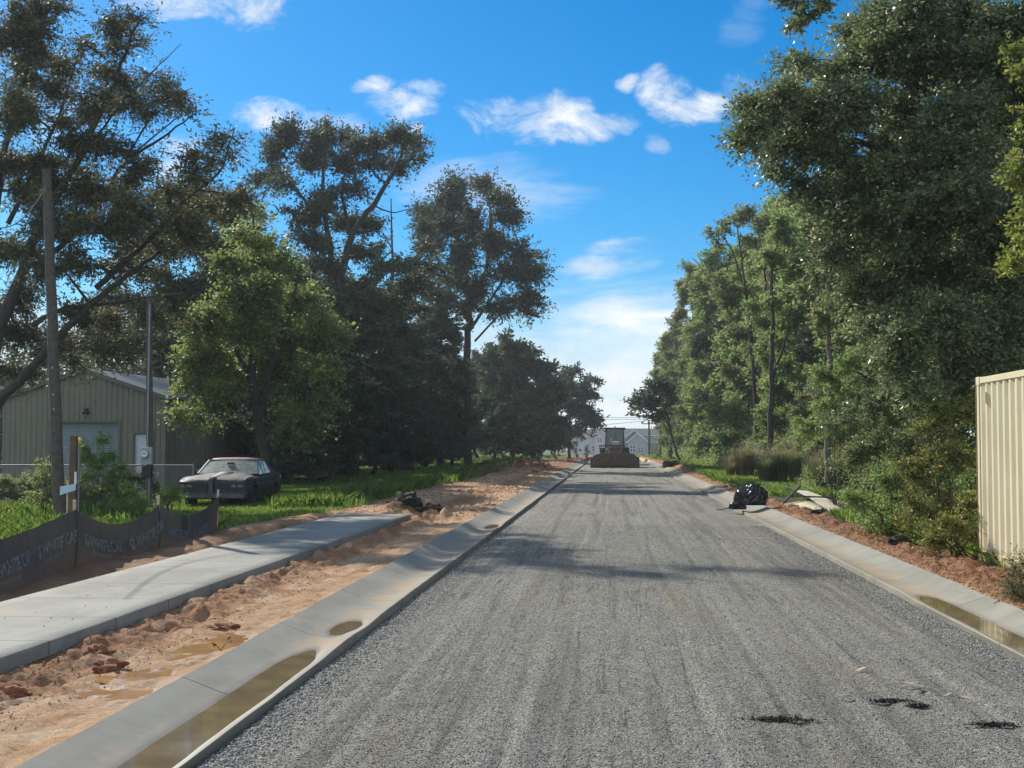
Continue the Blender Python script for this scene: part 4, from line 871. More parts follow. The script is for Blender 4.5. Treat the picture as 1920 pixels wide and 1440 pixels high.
for wy in WY:
    for s in (-1, 1):
        b = MB(); b.lathe([(.2, -.1), (.34, -.1), (.36, -.06), (.365, 0), (.36, .06), (.34, .1), (.2, .1)], (s * .81, wy, .33), 'X', 26); wl = b.build('wheel', M['rubber'], car, True)
        b = MB(); b.lathe([(.0, s * .06), (.06, s * .09), (.09, s * .05), (.17, s * .06), (.205, s * .102), (.21, s * .04)], (s * .81, wy, .33), 'X', 20); b.build('hubcap', M['chrome'], wl, True)
b = MB(); b.box((0, 2.6, .34), (1.5, 4.6, .16)); b.build('underbody', M['black'], car)

# ------------------------------------------------------------------ right side: container, bag, boards
def cont_mat():
    m = bpy.data.materials.new('cream_container_paint'); m.use_nodes = True; t = NT(m.node_tree); b = t.n['Principled BSDF']; co = t.coord()
    col = t.ramp(t.noise(1.5, 5, .6, co), [(.3, (.62, .54, .34)), (.7, (.70, .62, .41))])
    st = t.noise(7, 4, .7, t.coord(scale=(1, 1, .12))); col = t.mix(t.math('MULTIPLY', t.smooth(st, .54, .72), .4), col, (.42, .34, .2)); sz = t.new('ShaderNodeSeparateXYZ'); t.link(co, sz.inputs[0]); gm = t.math('ADD', t.math('MULTIPLY', sz.outputs[2], -2.2), t.math('MULTIPLY', t.noise(5, 4, .7, co), 1.3)); col = t.mix(t.math('MULTIPLY', t.smooth(gm, .05, .7), .6), col, (.34, .22, .12)); rs = t.noise(13, 3, .6, co); col = t.mix(t.smooth(rs, .73, .76), col, (.2, .09, .04))
    t.link(col, b.inputs['Base Color']); b.inputs['Roughness'].default_value = .5; b.inputs['Specular IOR Level'].default_value = .35; return m
M['cont'] = cont_mat(); M['rustedge'] = mat('rusty_edge', (.2, .13, .08), .8, var=.4, vscale=12)
cx, cy = P(1835, 1043, 19.6).x, 19.6; cz = 1.85 - 210 / F * 19.6; H = 2.6; CL_ = 6.06; CWd = 2.44
ct = empty('shipping_container', (cx, cy, cz), 'cream corrugated steel shipping container cut by the right edge', 'container')
b = MB(); b.box((.05, -.055, H / 2), (.09, .1, H - .02)); b.box((.05, -CL_ + .055, H / 2), (.09, .1, H - .02)); b.box((CWd - .05, -.055, H / 2), (.09, .1, H - .02)); b.box((CWd - .05, -CL_ + .055, H / 2), (.09, .1, H - .02)); b.build('corner_post', M['cont'], ct, bevel=.006)
b = MB(); b.box((.045, -CL_ / 2, H - .045), (.075, CL_ - .22, .085)); b.box((CWd - .045, -CL_ / 2, H - .045), (.075, CL_ - .22, .085)); b.box((CWd / 2, -.05, H - .05), (CWd - .2, .09, .09)); b.build('top_rail', M['cont'], ct, bevel=.005)
b = MB(); b.box((.045, -CL_ / 2, .07), (.06, CL_ - .22, .13)); b.box((CWd - .045, -CL_ / 2, .07), (.06, CL_ - .22, .13)); b.box((CWd / 2, -.05, .07), (CWd - .2, .08, .13)); b.build('bottom_rail', M['cont'], ct, bevel=.005)
def corr(name, p0, d, nrm, L, z0, z1):
    b = MB(); pr = []; s = 0; p = .278
    while s < L: pr += [(s, 0), (s + .072, 0), (s + .14, .036), (s + .21, .036)]; s += p
    pr = [q for q in pr if q[0] < L] + [(L, 0)]
    V = [(p0[0] + d[0] * s + nrm[0] * q, p0[1] + d[1] * s + nrm[1] * q, z) for z in (z0, z1) for s, q in pr]
    b.add(V, [tuple(q) for q in gridf(2, len(pr)).tolist()]); return b.build(name, M['cont'], ct)
corr('side_panel', (.022, -.11), (0, -1), (1, 0), CL_ - .22, .13, H - .085); corr('side_panel', (CWd - .022, -.11), (0, -1), (-1, 0), CL_ - .22, .13, H - .085)
corr('end_panel', (.1, -.02), (1, 0), (0, -1), CWd - .2, .13, H - .085)
b = MB(); b.box((CWd / 2, -CL_ / 2, H - .03), (CWd - .16, CL_ - .2, .02)); b.build('roof', M['cont'], ct)
b = MB(); b.box((CWd / 2, -CL_ + .04, H / 2), (CWd - .22, .04, H - .25)); b.build('door_end', M['cont'], ct)
b = MB()
for x in (.08, CWd - .08):
    for y_ in (-.08, -CL_ + .08):
        for z in (.055, H - .05): b.box((x, y_, z), (.165, .175, .118))
b.build('corner_casting', M['cont'], ct, bevel=.008)
b = MB(); b.box((.005, -.45, H - .30), (.03, .035, .16)); b.build('vent', M['cont'], ct, bevel=.004)
b = MB(); b.box((-.002, .008, H / 2), (.006, .02, H)); b.build('rust_streak', M['rustedge'], ct)

# black bag on the right kerb
M['bag'] = mat('black_plastic', (.008, .008, .010), .22, spec=.6, bump=.6, bscale=5)
q = P(1408, 958, 36.2)
def lump(name, c, r, m, seed, label, cat, amp=.3, freq=3., nu=40, nv=26, flat=.75, parent=None, group=None, ridge=0.):
    c = Vector(c); V = []
    for j in range(nv + 1):
        th = math.pi * j / nv
        for i in range(nu):
            a = 2 * math.pi * i / nu; d = np.array([math.sin(th) * math.cos(a), math.sin(th) * math.sin(a), math.cos(th)])
            k = 1 + amp * float(fbm(d[0] * freq + seed, d[1] * freq + d[2] * freq * 1.3, 4, seed)) + ridge * abs(math.sin(a * 7 + 3 * math.sin(th * 3 + seed))) * -.08 * math.sin(th)
            V.append((d[0] * r[0] * k, d[1] * r[1] * k, max(-r[2] * .25, d[2] * r[2] * k)))
    Fc = [(j * nu + i, j * nu + (i + 1) % nu, (j + 1) * nu + (i + 1) % nu, (j + 1) * nu + i) for j in range(nv) for i in range(nu)]
    b = MB(); b.add(V, [f[::-1] for f in Fc]); o = b.build(name, m, parent, True); o.location = c
    if label: tag(o, label, cat, group)
    return o
bg_ = empty('trash_bag', (q.x, 36.2, .08), 'shiny black plastic bag slumped over the right curb', 'bag')
bb = lump('bag_body', (0, .0, .26), (.47, .42, .44), M['bag'], 3, None, None, .30, 2.2, 64, 40, parent=bg_, ridge=1.6)
bb = lump('bag_neck', (-.38, -.22, .08), (.24, .2, .15), M['bag'], 8, None, None, .7, 3.0, 40, 24, parent=bg_, ridge=2)
b = MB(); b.tube([(-.35, -.2, .12), (-.55, -.1, .09), (-.75, -.12, .03), (-.95, -.2, .02)], [.02, .015, .012, .01], 6); b.build('drawstring', M['bag'], bg_)

# boards and curved sheet lying in the verge
M['board'] = mat('weathered_board', (.50, .44, .34), .85, var=.2, vscale=6, bump=.4, bscale=20)
M['osb'] = mat('faded_sheet', (.40, .35, .22), .85, var=.2, vscale=8, bump=.3)
M['darkwood'] = mat('wet_dark_lumber', (.035, .03, .026), .7, var=.3)
M['orangeplank'] = mat('orange_plastic', (.6, .2, .06), .5, var=.15)
def slab(name, pxs, Ys, th, m, label, cat, zoff=0.):
    """board given by four corners (px,py) on its top face at distances Ys"""
    T = [P(x, y, Y) for (x, y), Y in zip(pxs, Ys)]; c = sum(T, Vector()) / 4; b = MB()
    b.add([t_ - c for t_ in T] + [t_ - c - Vector((0, 0, th)) for t_ in T], [(3, 2, 1, 0), (4, 5, 6, 7)] + [(i, (i + 1) % 4, 4 + (i + 1) % 4, 4 + i) for i in range(4)])
    o = b.build(name, m); o.location = c; return tag(o, label, cat)
def onz(px, py, z): d = ray(px, py); return (z - HC) / d.z * d.y
slab('board', ((1492, 919), (1514, 920), (1544, 931), (1512, 931)), [onz(1492, 919, .42), onz(1514, 920, .42), onz(1544, 931, .32), onz(1512, 931, .32)], .03, M['board'], 'pale wide board lying farthest back in the scrap pile', 'board')
slab('board', ((1519, 933), (1546, 931), (1583, 958), (1566, 966)), [onz(1519, 933, .36), onz(1546, 931, .36), onz(1583, 958, .16), onz(1566, 966, .16)], .03, M['board'], 'pale long board sloping down into the grass toward the camera', 'board')
slab('board', ((1546, 931), (1550, 929), (1588, 950), (1580, 955)), [onz(1546, 931, .34), onz(1550, 929, .34), onz(1588, 950, .2), onz(1580, 955, .2)], .03, M['darkwood'], 'narrow dark board edge behind the long pale board', 'board')
# bent sheet
A = [P(1471, 946, 36.6), P(1498, 941, 37), P(1520, 941, 36.5), P(1540, 949, 35), P(1556, 962, 33)]; B = [P(1477, 957, 35.5), P(1498, 953, 35.2), P(1518, 953, 34.6), P(1536, 961, 33.4), P(1546, 968, 32.4)]
c = A[2].copy(); b = MB(); V = [a - c for a in A] + [a - c for a in B]; b.add(V, [(i, i + 1, 6 + i, 5 + i) for i in range(4)]); o = b.build('sheet', M['osb'], smooth=True); o.location = c; m_ = o.modifiers.new('s', 'SOLIDIFY'); m_.thickness = .015
tag(o, 'bent tan sheet of plywood humped up in front of the pale boards', 'plywood sheet')
b = MB(); p0 = P(1447, 955, 36.6); p1 = P(1468, 942, 37.4); p2 = P(1475, 956, 35.8); b.bar(p0 - p1, (0, 0, 0), .03, .05); b.bar((0, 0, 0), p2 - p1, .03, .05); o = b.build('plank', M['orangeplank']); o.location = p1; tag(o, 'bent orange strip in an inverted V between the bag and the plywood', 'strip')
b = MB(); p0 = P(1470, 941, 36.5); p1 = P(1500, 911, 37.5); b.bar((0, 0, 0), p1 - p0, .07, .05); o = b.build('timber', M['darkwood']); o.location = p0; tag(o, 'dark square timber leaning up to the right across the scrap pile', 'timber')
b = MB(); p0 = P(1475, 915, 38); p1 = P(1508, 931, 37.3); p2 = P(1545, 932, 36.8); b.bar((0, 0, 0), p1 - p0, .06, .04); b.bar(p1 - p0, p2 - p0, .05, .04); o = b.build('timber', M['darkwood']); o.location = p0; tag(o, 'dark timber running down to the right over the far board', 'timber')
b = MB(); p0 = P(1547, 932, 37); p1 = P(1592, 941, 38); b.bar((0, 0, 0), p1 - p0, .05, .04); o = b.build('timber', M['darkwood']); o.location = p0; tag(o, 'thin dark stick poking right into the grass behind the boards', 'timber')

# dark clods, debris on the gravel and pale leaves
M['clod'] = mat('wet_dark_clod', (.03, .026, .02), .9, var=.4, bump=1, bscale=40); M['redclod'] = mat('red_clay_clod', (.26, .11, .055), .9, var=.35, bump=1, bscale=30)
M['paleleaf'] = mat('dry_leaf', (.55, .42, .28), .7, var=.2); M['twig'] = mat('twig_brown', (.07, .05, .035), .9)
def gpt(px, py, z=0.): Y = onz(px, py, z); p = P(px, py, Y); return p
def clump(label, px, py, L, W, seed, tail=()):
    r_ = np.random.default_rng(seed); p = gpt(px, py); base = np.array([p.x, p.y, float(rz(p.x, p.y))]); n = 480
    c = np.stack([r_.normal(size=n) * L * .38, r_.normal(size=n) * W * .35, np.abs(r_.normal(size=n)) * .008 + .004], -1)
    global rng; old = rng; rng = r_; V = leaf_quads(c, .035, .9, .4); rng = old
    V[:, 2] = np.abs(V[:, 2]) + .002; o = mesh_np('withered_sprig', V, np.arange(len(V)).reshape(-1, 4), M['clodleaf']); o.location = base; tag(o, label, 'sprig')
    tubes = [(bend((-L * .7 + r_.normal() * .02, r_.normal() * .02, .012), (L * .75, r_.normal() * .04, .014), 6, .012), np.linspace(.005, .002, 6), 4)]
    for _ in range(5): a = r_.uniform(-.6, .5) * L; tubes.append((bend((a, 0, .015), (a + r_.uniform(-.1, .16), r_.normal() * .05, .03), 5, .1), np.linspace(.003, .0015, 5), 3))
    tubes_mesh('twig', tubes, M['twig'], o)
M['clodleaf'] = mat('withered_dark_leaf', (.028, .032, .022), .8, var=.3)
clump('dark withered sprig lying alone low in the middle of the gravel', 1465, 1353, .30, .06, 1)
clump('dark twiggy debris left of the small round clump on the gravel', 1672, 1318, .16, .04, 2)
clump('small round dark clump of leaves on the gravel between two sprigs', 1724, 1329, .07, .05, 3)
clump('dark sprig nearest the lower right corner on the gravel', 1866, 1364, .17, .05, 4)
for i, (px, py, L, a, lb) in enumerate(((1584, 1312, .12, .3, 'curled pale leaf left of the twiggy debris'), (1712, 1291, .2, -.1, 'long pale leaf blade above the round dark clump'), (1726, 1298, .14, .5, 'short pale leaf just below the long leaf blade'), (1812, 1308, .17, -.4, 'pale orange leaf at the right of the gravel'),
     (1775, 1306, .10, .1, 'small pale leaf between the round dark clump and the orange leaf'), (1614, 1261, .14, .05, 'pale straw on the gravel above the other leaves'), (1290, 1096, .14, .2, 'pale leaf farther up near the road centre'), (1685, 1244, .09, .6, 'tiny pale chip near the right-hand kerb side'))):
    p = gpt(px, py); b = MB(); m = 6; V = []
    for k in range(m + 1):
        f = k / m; wd = L * .14 * math.sin(math.pi * f) ** .7 + .001; z = .012 + .02 * math.sin(f * 3 + i); x = (f - .5) * L
        V += [(x, -wd, z + .006), (x, 0, z), (x, wd, z + .008)]
    b.add(V, [tuple(q) for q in gridf(m + 1, 3).tolist()]); o = b.build('fallen_leaf', M['paleleaf'], smooth=True); o.location = (p.x, p.y, float(rz(p.x, p.y)) + .004); o.rotation_euler = (0, 0, a); tag(o, lb, 'leaf')
# loose stones: nobody could count them
def stones(name, label, n, xf, yf, zf, size, m, kind='stuff'):
    r_ = np.random.default_rng(n); x = xf(r_, n); y = yf(r_, n); z = zf(x, y); s = size * r_.uniform(.5, 1.5, n) ** 1.3
    D = np.array([(1, 0, 0), (-1, 0, 0), (0, 1, 0), (0, -1, 0), (0, 0, 1), (0, 0, -1)], float); V = D[None] * s[:, None, None] * r_.uniform(.55, 1.2, (n, 6, 1)); V[:, :, 2] *= .7
    a = r_.uniform(0, 6.28, n); ca, sa = np.cos(a), np.sin(a); vx = V[:, :, 0] * ca[:, None] - V[:, :, 1] * sa[:, None]; vy = V[:, :, 0] * sa[:, None] + V[:, :, 1] * ca[:, None]
    sk = r_.normal(size=(n, 1)) * .35; V = np.stack([vx + x[:, None], vy + y[:, None], V[:, :, 2] + vx * sk + z[:, None] + s[:, None] * .3], -1)
    T = np.array([(0, 2, 4), (2, 1, 4), (1, 3, 4), (3, 0, 4), (2, 0, 5), (1, 2, 5), (3, 1, 5), (0, 3, 5)]); Fc = (T[None] + (np.arange(n) * 6)[:, None, None]).reshape(-1, 3)
    return tag(mesh_np(name, V.reshape(-1, 3), Fc, m), label, 'gravel', kind=kind)
def stone_mat(name, lo, mid, hi):
    m = bpy.data.materials.new(name); m.use_nodes = True; t = NT(m.node_tree); b = t.n['Principled BSDF']; g = t.new('ShaderNodeNewGeometry')
    t.link(t.ramp(g.outputs['Random Per Island'], [(0, lo), (.5, mid), (.97, hi)]), b.inputs['Base Color']); b.inputs['Roughness'].default_value = .85; return m
M['stone'] = stone_mat('crushed_stone', (.07, .07, .066), (.21, .205, .185), (.52, .5, .45)); M['clay'] = stone_mat('clay_crumbs', (.12, .06, .035), (.28, .14, .07), (.42, .27, .16))
yn = lambda r_, n: 6.6 + 24 * r_.random(n) ** 1.9
stones('gravel', 'loose grey crushed stone covering the road base', 140000, lambda r_, n: r_.uniform(LE + .01, RE - .01, n), yn, rz, .0052, M['stone'])
stones('gravel', 'coarser loose stone along the left curb lip', 16000, lambda r_, n: LE + .02 + np.abs(r_.normal(size=n)) * .16, yn, rz, .0085, M['stone'])
stones('gravel', 'coarser loose stone along the right curb lip', 16000, lambda r_, n: RE - .02 - np.abs(r_.normal(size=n)) * .2, yn, rz, .008, M['stone'])
def sclod(r_, n): return r_.uniform(SWR + .02, -3.2, n)
def lsoil(x, y): return soil_pts(x, y)
def clus(x0, x1, p=1.0):
    def f(r_, n): return x0 + (x1 - x0) * r_.random(n) ** p
    return f
stones('clay_crumbs', 'reddish clay crumbs along the sidewalk foot', 9000, clus(SWR + .0, -3.7, 2.6), lambda r_, n: 6.5 + 26 * r_.random(n) ** 1.4, soil_pts, .008, M['clay'])
stones('clay_crumbs', 'reddish clay crumbs of the right verge', 22000, clus(4.22, 5.5, 1.0), lambda r_, n: 10 + 30 * r_.random(n) ** 1.4, soil_pts, .011, M['clay'])
stones('clay_crumbs', 'broken clay lumps over the far dirt strip', 9000, clus(-7, -3.2, 1.0), lambda r_, n: 31.5 + 60 * r_.random(n), soil_pts, .02, M['clay'])
stones('clay_crumbs', 'mud crumbs dropped on the curb and sidewalk', 130, clus(-6.3, -4.8, 1.0), lambda r_, n: 7 + 20 * r_.random(n), lambda x, y: x * 0 + .206, .006, M['clay'])
# bigger clods, each its own thing
cl = [(1236 / 1, 0, 0)]
CL2 = [('dark wet clod heap at the far end of the sidewalk', -4.95, 32.3, .42, .3, 'clod'), ('second dark clod beside the sidewalk end', -4.3, 31.9, .28, .16, 'clod'),
       ('dark clod in the clay in front of the plywood', 5.0, 32.6, .2, .1, 'clod'), ('dark clod on the clay strip midway to the container', 4.75, 22.5, .16, .10, 'clod'), ('lone red clod by the sidewalk shadow', -4.35, 11.2, .12, .08, 'redclod'),
       ('red clod between the two small orange puddles', -3.95, 10.35, .13, .07, 'redclod'), ('red clod near the lower left corner', -4.3, 9.3, .14, .07, 'redclod'), ('flat red clod behind the large orange puddle', -3.75, 12.8, .14, .06, 'redclod'), ('dark clod on the clay near the container', 5.0, 17.2, .14, .07, 'clod')]
for i, (lb, x, y, r, h, m) in enumerate(CL2):
    o = lump('clod', (x, y, gz(x, y) + h * .1), (r, r * .8, h), M[m], 11 + i, lb, 'clod', .9, 2.6, 40, 26)
# rubble beyond the dirt strip and by the loader
rr_ = random.Random(3)
for i in range(16):
    x = rr_.uniform(-8.5, -4.0); y = rr_.uniform(78, 103); s = rr_.uniform(.18, .5)
    lump('clay_lump', (x, y, gz(x, y) + .02), (s, s * .8, s * .6), M['redclod'], 30 + i, 'red clay lump in the broken heap left of the loader', 'clay lump', .9, 2.2, 20, 12, group='clay lumps left of the loader')
for i, (x, y, s, lb) in enumerate(((4.2, 100, .5, 'dirty lump of soil at the right of the loader bucket'), (4.9, 103, .4, 'brown lump just beyond the right end of the bucket'), (5.4, 97, .35, 'dark lump on the right verge near the bucket'))):
    lump('clay_lump', (x, y, gz(x, y) + .05), (s, s, s * .7), M['clod'], 60 + i, lb, 'clay lump', .9, 2.2, 24, 14)
# sprout in the orange puddle
b = MB(); q = Vector((-3.33, 11.3, gz(-3.33, 11.3)))
tu = [(bend((0, 0, 0), (.06, .02, .11), 5, .1), np.linspace(.004, .002, 5), 4), (bend((0, 0, 0), (-.08, .0, .07), 5, .1), np.linspace(.004, .002, 5), 4)]
o = tubes_mesh('sprout', tu, M['twig']); o.location = q; tag(o, 'tiny sprout standing in the large orange puddle', 'plant')
lc = np.array([(.06, .02, .11), (.05, .01, .09), (.07, .03, .08), (.04, .0, .07), (-.08, 0, .07), (-.06, 0, .055), (-.07, .01, .05)]); leaves_mesh('leaf', lc, .05, M['clodleaf'], o)

# ------------------------------------------------------------------ grass, weeds, shrubs
def blades(name, label, x, y, h, w, mt, lean=.5, z=None, kind='stuff', cat='grass', parent=None, base=None, seg2=True):
    n = len(x); z = soil_pts(x, y) - .01 if z is None else z
    a = rng.uniform(0, 6.283, n); d = np.stack([np.cos(a), np.sin(a), np.zeros(n)], -1); s = np.stack([-np.sin(a), np.cos(a), np.zeros(n)], -1)
    h = h * rng.uniform(.5, 1.3, n); ln = (h * np.abs(rng.normal(size=n)) * lean)[:, None]; B = np.stack([x, y, z], -1); W = (w * rng.uniform(.7, 1.3, n))[:, None]; up = np.stack([0 * h, 0 * h, h], -1)
    V = np.stack([B - s * W, B + s * W, B + up * .6 + d * ln * .35 + s * W * .7, B + up + d * ln, B + up * .6 + d * ln * .35 - s * W * .7], 1)
    if base is not None: V = V - np.array(base)
    F5 = np.arange(5 * n).reshape(-1, 5); o = mesh_np(name, V.reshape(-1, 3), F5, mt, parent)
    return tag(o, label, cat, kind=kind) if label else o
def scatter(n, x0, x1, y0, y1, p=1.6, thr=.5, cl=None):
    y = y0 + (y1 - y0) * rng.random(n) ** p; x = rng.uniform(x0, x1, n); k = zone(x, y) * rng.random(n) ** .3 > thr
    if cl: k &= (fbm(x * cl, y * cl, 3, 77) + .25 > rng.random(n) * .6 - .1)
    return x[k], y[k]
x, y = scatter(150000, -17, -6.3, 20, 62, 1.3); blades('grass', 'mown green lawn around the old car', x, y, .09, .012, M['grass'], .7)
x, y = scatter(50000, -16, -6.3, 62, 125, 1.2); blades('grass', 'green lawn beyond the dark trees', x, y, .16, .03, M['grass'], .6)
x, y = scatter(38000, -9.6, -6.3, 34, 110, 1.3, .5, .5); k = (x > -8.9 + .8 * fbm(y * .3, y * 0, 2, 5)); x, y = x[k], y[k]; blades('weeds', 'knee-high green weeds along the lawn edge by the dirt strip', x, y, .33, .016, M['grass'], .6, cat='weeds')
x, y = scatter(50000, -17, -7.4, 15, 34, 1., .5, .4); k = (x < -9.4 - .35 * (y - 26)) | (y < 26); x, y = x[k], y[k]; blades('weeds', 'tall bright weeds behind the silt fence', x, y, .28, .014, M['grass'], .6, cat='weeds')
x, y = scatter(150000, 4.7, 9.4, 12, 60, 1.25); k = ~((x > 4.3) & (x < 6.8) & (y > 31.5) & (y < 43)); x, y = x[k], y[k]; blades('grass', 'thick green grass verge beside the right curb', x, y, .19, .012, M['grass'], .6)
x, y = scatter(80000, 4.5, 9.5, 50, 150, 1.3); blades('grass', 'green verge of the far right roadside', x, y, .26, .03, M['grass'], .6)
x = rng.uniform(-60, -8, 60000); y = rng.uniform(100, 320, 60000); blades('grass', 'far meadow grass at the left', x, y, .3, .07, M['grass'], .6)
x = rng.uniform(5, 60, 30000); y = rng.uniform(140, 330, 30000); blades('grass', 'far meadow grass at the right', x, y, .4, .08, M['grass'], .6)
def leafy_floor(name, label, n, x0, x1, y0, y1, h, size, mt, p=1.4):
    y = y0 + (y1 - y0) * rng.random(n) ** p; x = rng.uniform(x0, x1, n); k = (zone(x, y) > .8) & ~((x < 7.3) & (y > 30.5) & (y < 44)); x, y = x[k], y[k]
    top = h * (.35 + .9 * np.clip(fbm(x * .7, y * .5, 3, 91) + .4, 0, 1)); z = soil_pts(x, y) + top * rng.random(len(x)) ** .6
    o = leaves_mesh(name, np.stack([x, y, z], -1), size, mt, None); return tag(o, label, 'undergrowth', kind='stuff')
leafy_floor('undergrowth', 'low leafy undergrowth at the foot of the right-hand wood', 60000, 6.8, 12, 22, 75, 1.3, .09, M['wood'])
leafy_floor('undergrowth', 'low leafy undergrowth farther along the right-hand wood', 40000, 6.6, 12, 60, 200, 1.5, .2, M['wood'], 1.2)
leafy_floor('undergrowth', 'broad-leaved weeds creeping over the right verge', 22000, 5.2, 8, 14, 48, .35, .07, M['wood'])

def shrub(name, label, cat, x, y, blobs, nleaf, leaf, mt, stems=7, group=None, subr=.2, aspect=.45, **kw):
    z = gz(x, y) - .03; sk = []; H = max(b[0][2] + b[1][2] for b in blobs)
    for k in range(stems):
        a = rng.uniform(0, 6.28); bl = blobs[k % len(blobs)][0]; e = np.array([x + bl[0] + rng.normal() * .1, y + bl[1] + rng.normal() * .1, z + bl[2]])
        sk.append((bend((x + .12 * math.cos(a), y + .12 * math.sin(a), z), e, 6, .06), .014, .005))
    return build_tree(name, label, cat, (x, y, z), sk, [((x + c[0], y + c[1], z + c[2]), r) for c, r in blobs], nleaf, leaf, mt, M['bark'], group, sub=2.2, subr=subr, twig=.005, aspect=aspect, **kw)
# brush by the container
def pyb(px, py, Y, r): p = P(px, py, Y); return (p, r)
def px_shrub(label, Y, bpx, bl, nleaf, leaf, mt, cat='shrub', name='shrub', **kw):
    x = P(bpx, 833, Y).x; z = gz(x, Y) - .03; B = []
    for (px, py, r) in bl:
        dY = rng.uniform(-.4, .4); p = P(px, py, Y + dY); rr = r * Y / F; B.append(((p.x - x, dY, p.z - z), (rr, rr * 1.2, rr)))
    return shrub(name, label, cat, x, Y, B, nleaf, leaf, mt, **kw)
px_shrub('tall brush with yellowing leaf tips just left of the container', 22.5, 1770, [(1790, 780, 50), (1735, 800, 42), (1800, 850, 55), (1745, 870, 55), (1695, 880, 45), (1780, 930, 60), (1720, 950, 55), (1790, 990, 45)], 15000, .055, M['brush'])
px_shrub('rounded leafy bush spilling over the clay below the brush', 24.5, 1670, [(1660, 900, 48), (1620, 930, 40), (1690, 935, 48), (1640, 970, 40), (1700, 985, 45), (1670, 1000, 28)], 12000, .055, M['wood'])
px_shrub('olive brush with arching stems in front of the woods', 30, 1640, [(1640, 830, 50), (1690, 820, 45), (1600, 860, 42), (1660, 880, 50), (1720, 860, 45)], 11000, .07, M['wood2'])
px_shrub('low yellow-green weeds at the container foot', 19.9, 1800, [(1805, 1010, 26), (1780, 985, 30), (1815, 960, 30), (1750, 1010, 30)], 5000, .05, M['brush'])
px_shrub('small rust-tipped weed cut by the right edge', 15.2, 1905, [(1908, 1080, 24), (1925, 1060, 30), (1900, 1105, 14)], 2600, .035, M['drygrass'])
px_shrub('tall leafy bush reaching into the oak beside the container top', 26, 1760, [(1760, 700, 60), (1700, 740, 50), (1800, 730, 50), (1640, 760, 50), (1740, 790, 60), (1820, 690, 40), (1590, 790, 45), (1670, 800, 40)], 17000, .07, M['oak'])
px_shrub('green bush filling the gap under the oak leaves', 36, 1570, [(1560, 760, 50), (1610, 740, 50), (1520, 800, 45), (1580, 820, 50), (1630, 800, 45), (1540, 700, 40), (1600, 680, 40)], 13000, .09, M['wood'])
# tall seeding grass clumps
def tuft(label, Y, px, wpx, h, n, mt, w=.005):
    """several fountains of thin arching blades with airy seed heads"""
    x0 = P(px, 833, Y).x; z0 = gz(x0, Y); root = empty('tall_grass', (x0, Y, z0), label, 'tall grass'); Wd = wpx * Y / F / 2; nc = 14
    cc = np.stack([rng.uniform(-1, 1, nc) * Wd * .8, rng.normal(size=nc) * .45], -1); ch = h * (1 - .35 * np.abs(cc[:, 0] / Wd) ** 1.5) * rng.uniform(.8, 1.1, nc); k = rng.integers(0, nc, n)
    a = rng.uniform(0, 6.283, n); o = np.stack([np.cos(a), np.sin(a)], -1); r0 = rng.random(n) ** .5 * .13; bx = cc[k] + o * r0[:, None]; hh = ch[k] * rng.uniform(.45, 1.05, n)
    tl = hh * np.clip(rng.normal(.3, .16, n), .03, .8); px_ = rng.normal(size=n) * .05; prof = ((0, 0, 1.), (.45, .10, .9), (.8, .42, .6), (.93, 1.0, .1)); s = np.stack([-np.sin(a), np.cos(a)], -1) * w; L, Rr = [], []
    for zf, of, wf in prof:
        c = bx + o * (tl * of)[:, None]; z = hh * zf - (tl * .25 if of == 1.0 else 0); L.append(np.column_stack([c - s * wf, z])); Rr.append(np.column_stack([c + s * wf, z]))
    V = np.stack(L + Rr, 1).reshape(-1, 3); T = np.array([(0, 4, 5, 1), (1, 5, 6, 2), (2, 6, 7, 3)]); mesh_np('blades', V, (T[None] + (np.arange(n) * 8)[:, None, None]).reshape(-1, 4), mt, root)
    m = n // 3; k = rng.integers(0, nc, m); q = np.column_stack([cc[k] + rng.normal(size=(m, 2)) * np.array([.28, .22]), ch[k] * rng.uniform(.7, 1.15, m)]); leaves_mesh('seed_heads', q, .06, M['seed'], root, aspect=.16)
M['tuftgreen'] = leaf_mat('tuft_blades', (.09, .13, .05), (.24, .27, .12), None, .45, .6, .15)
M['seed'] = leaf_mat('seed_plumes', (.22, .2, .11), (.42, .38, .24), None, .5, .7, .1)
tuft('dark-based clump of tall seeding grass in the middle of the verge', 52, 1492, 150, 1.75, 15000, M['tuftgreen'], .007)
tuft('pale feathery grass clump right of the dark-based clump', 46, 1592, 140, 1.6, 13000, M['drygrass'], .0065)
tuft('small brownish tall grass clump left of the dark-based one', 62, 1400, 90, 1.6, 8000, M['drygrass'], .007)
tuft('green-tan grass clump beside the pale feathery clump', 42, 1650, 90, 1.35, 8000, M['tuftgreen'], .006)
# left side plants
px_shrub('feathery bright green sapling in front of the roller door', 31, 187, [(190, 825, 22), (170, 850, 26), (205, 850, 26), (185, 880, 30), (215, 880, 22), (165, 895, 24), (200, 905, 24)], 9000, .06, M['grass'], 'sapling', 'sapling', aspect=.25)
px_shrub('small leafy climber standing left of the tall leaning pole', 30, 88, [(86, 875, 12), (78, 895, 14), (92, 905, 14), (70, 930, 22)], 2200, .06, M['bright'], 'climber', 'climber')
px_shrub('bright arching grass-like clump beside the meter pole', 33, 322, [(318, 925, 16), (335, 930, 14), (305, 935, 12)], 2600, .08, M['grass'], 'plant', 'strappy_plant', aspect=.18)
px_shrub('bright strappy clump behind the middle of the silt fence', 30, 255, [(250, 925, 16), (228, 940, 14), (265, 940, 12), (205, 950, 16), (190, 958, 12)], 2600, .08, M['grass'], 'plant', 'strappy_plant', aspect=.18)
px_shrub('dark tangled vine mound around the meter pole', 36.5, 245, [(235, 895, 22), (260, 900, 22), (285, 905, 18), (220, 920, 20), (250, 925, 22), (290, 930, 14)], 6000, .07, M['darkleaf'], 'vine mound', 'vine_mound')
B = []
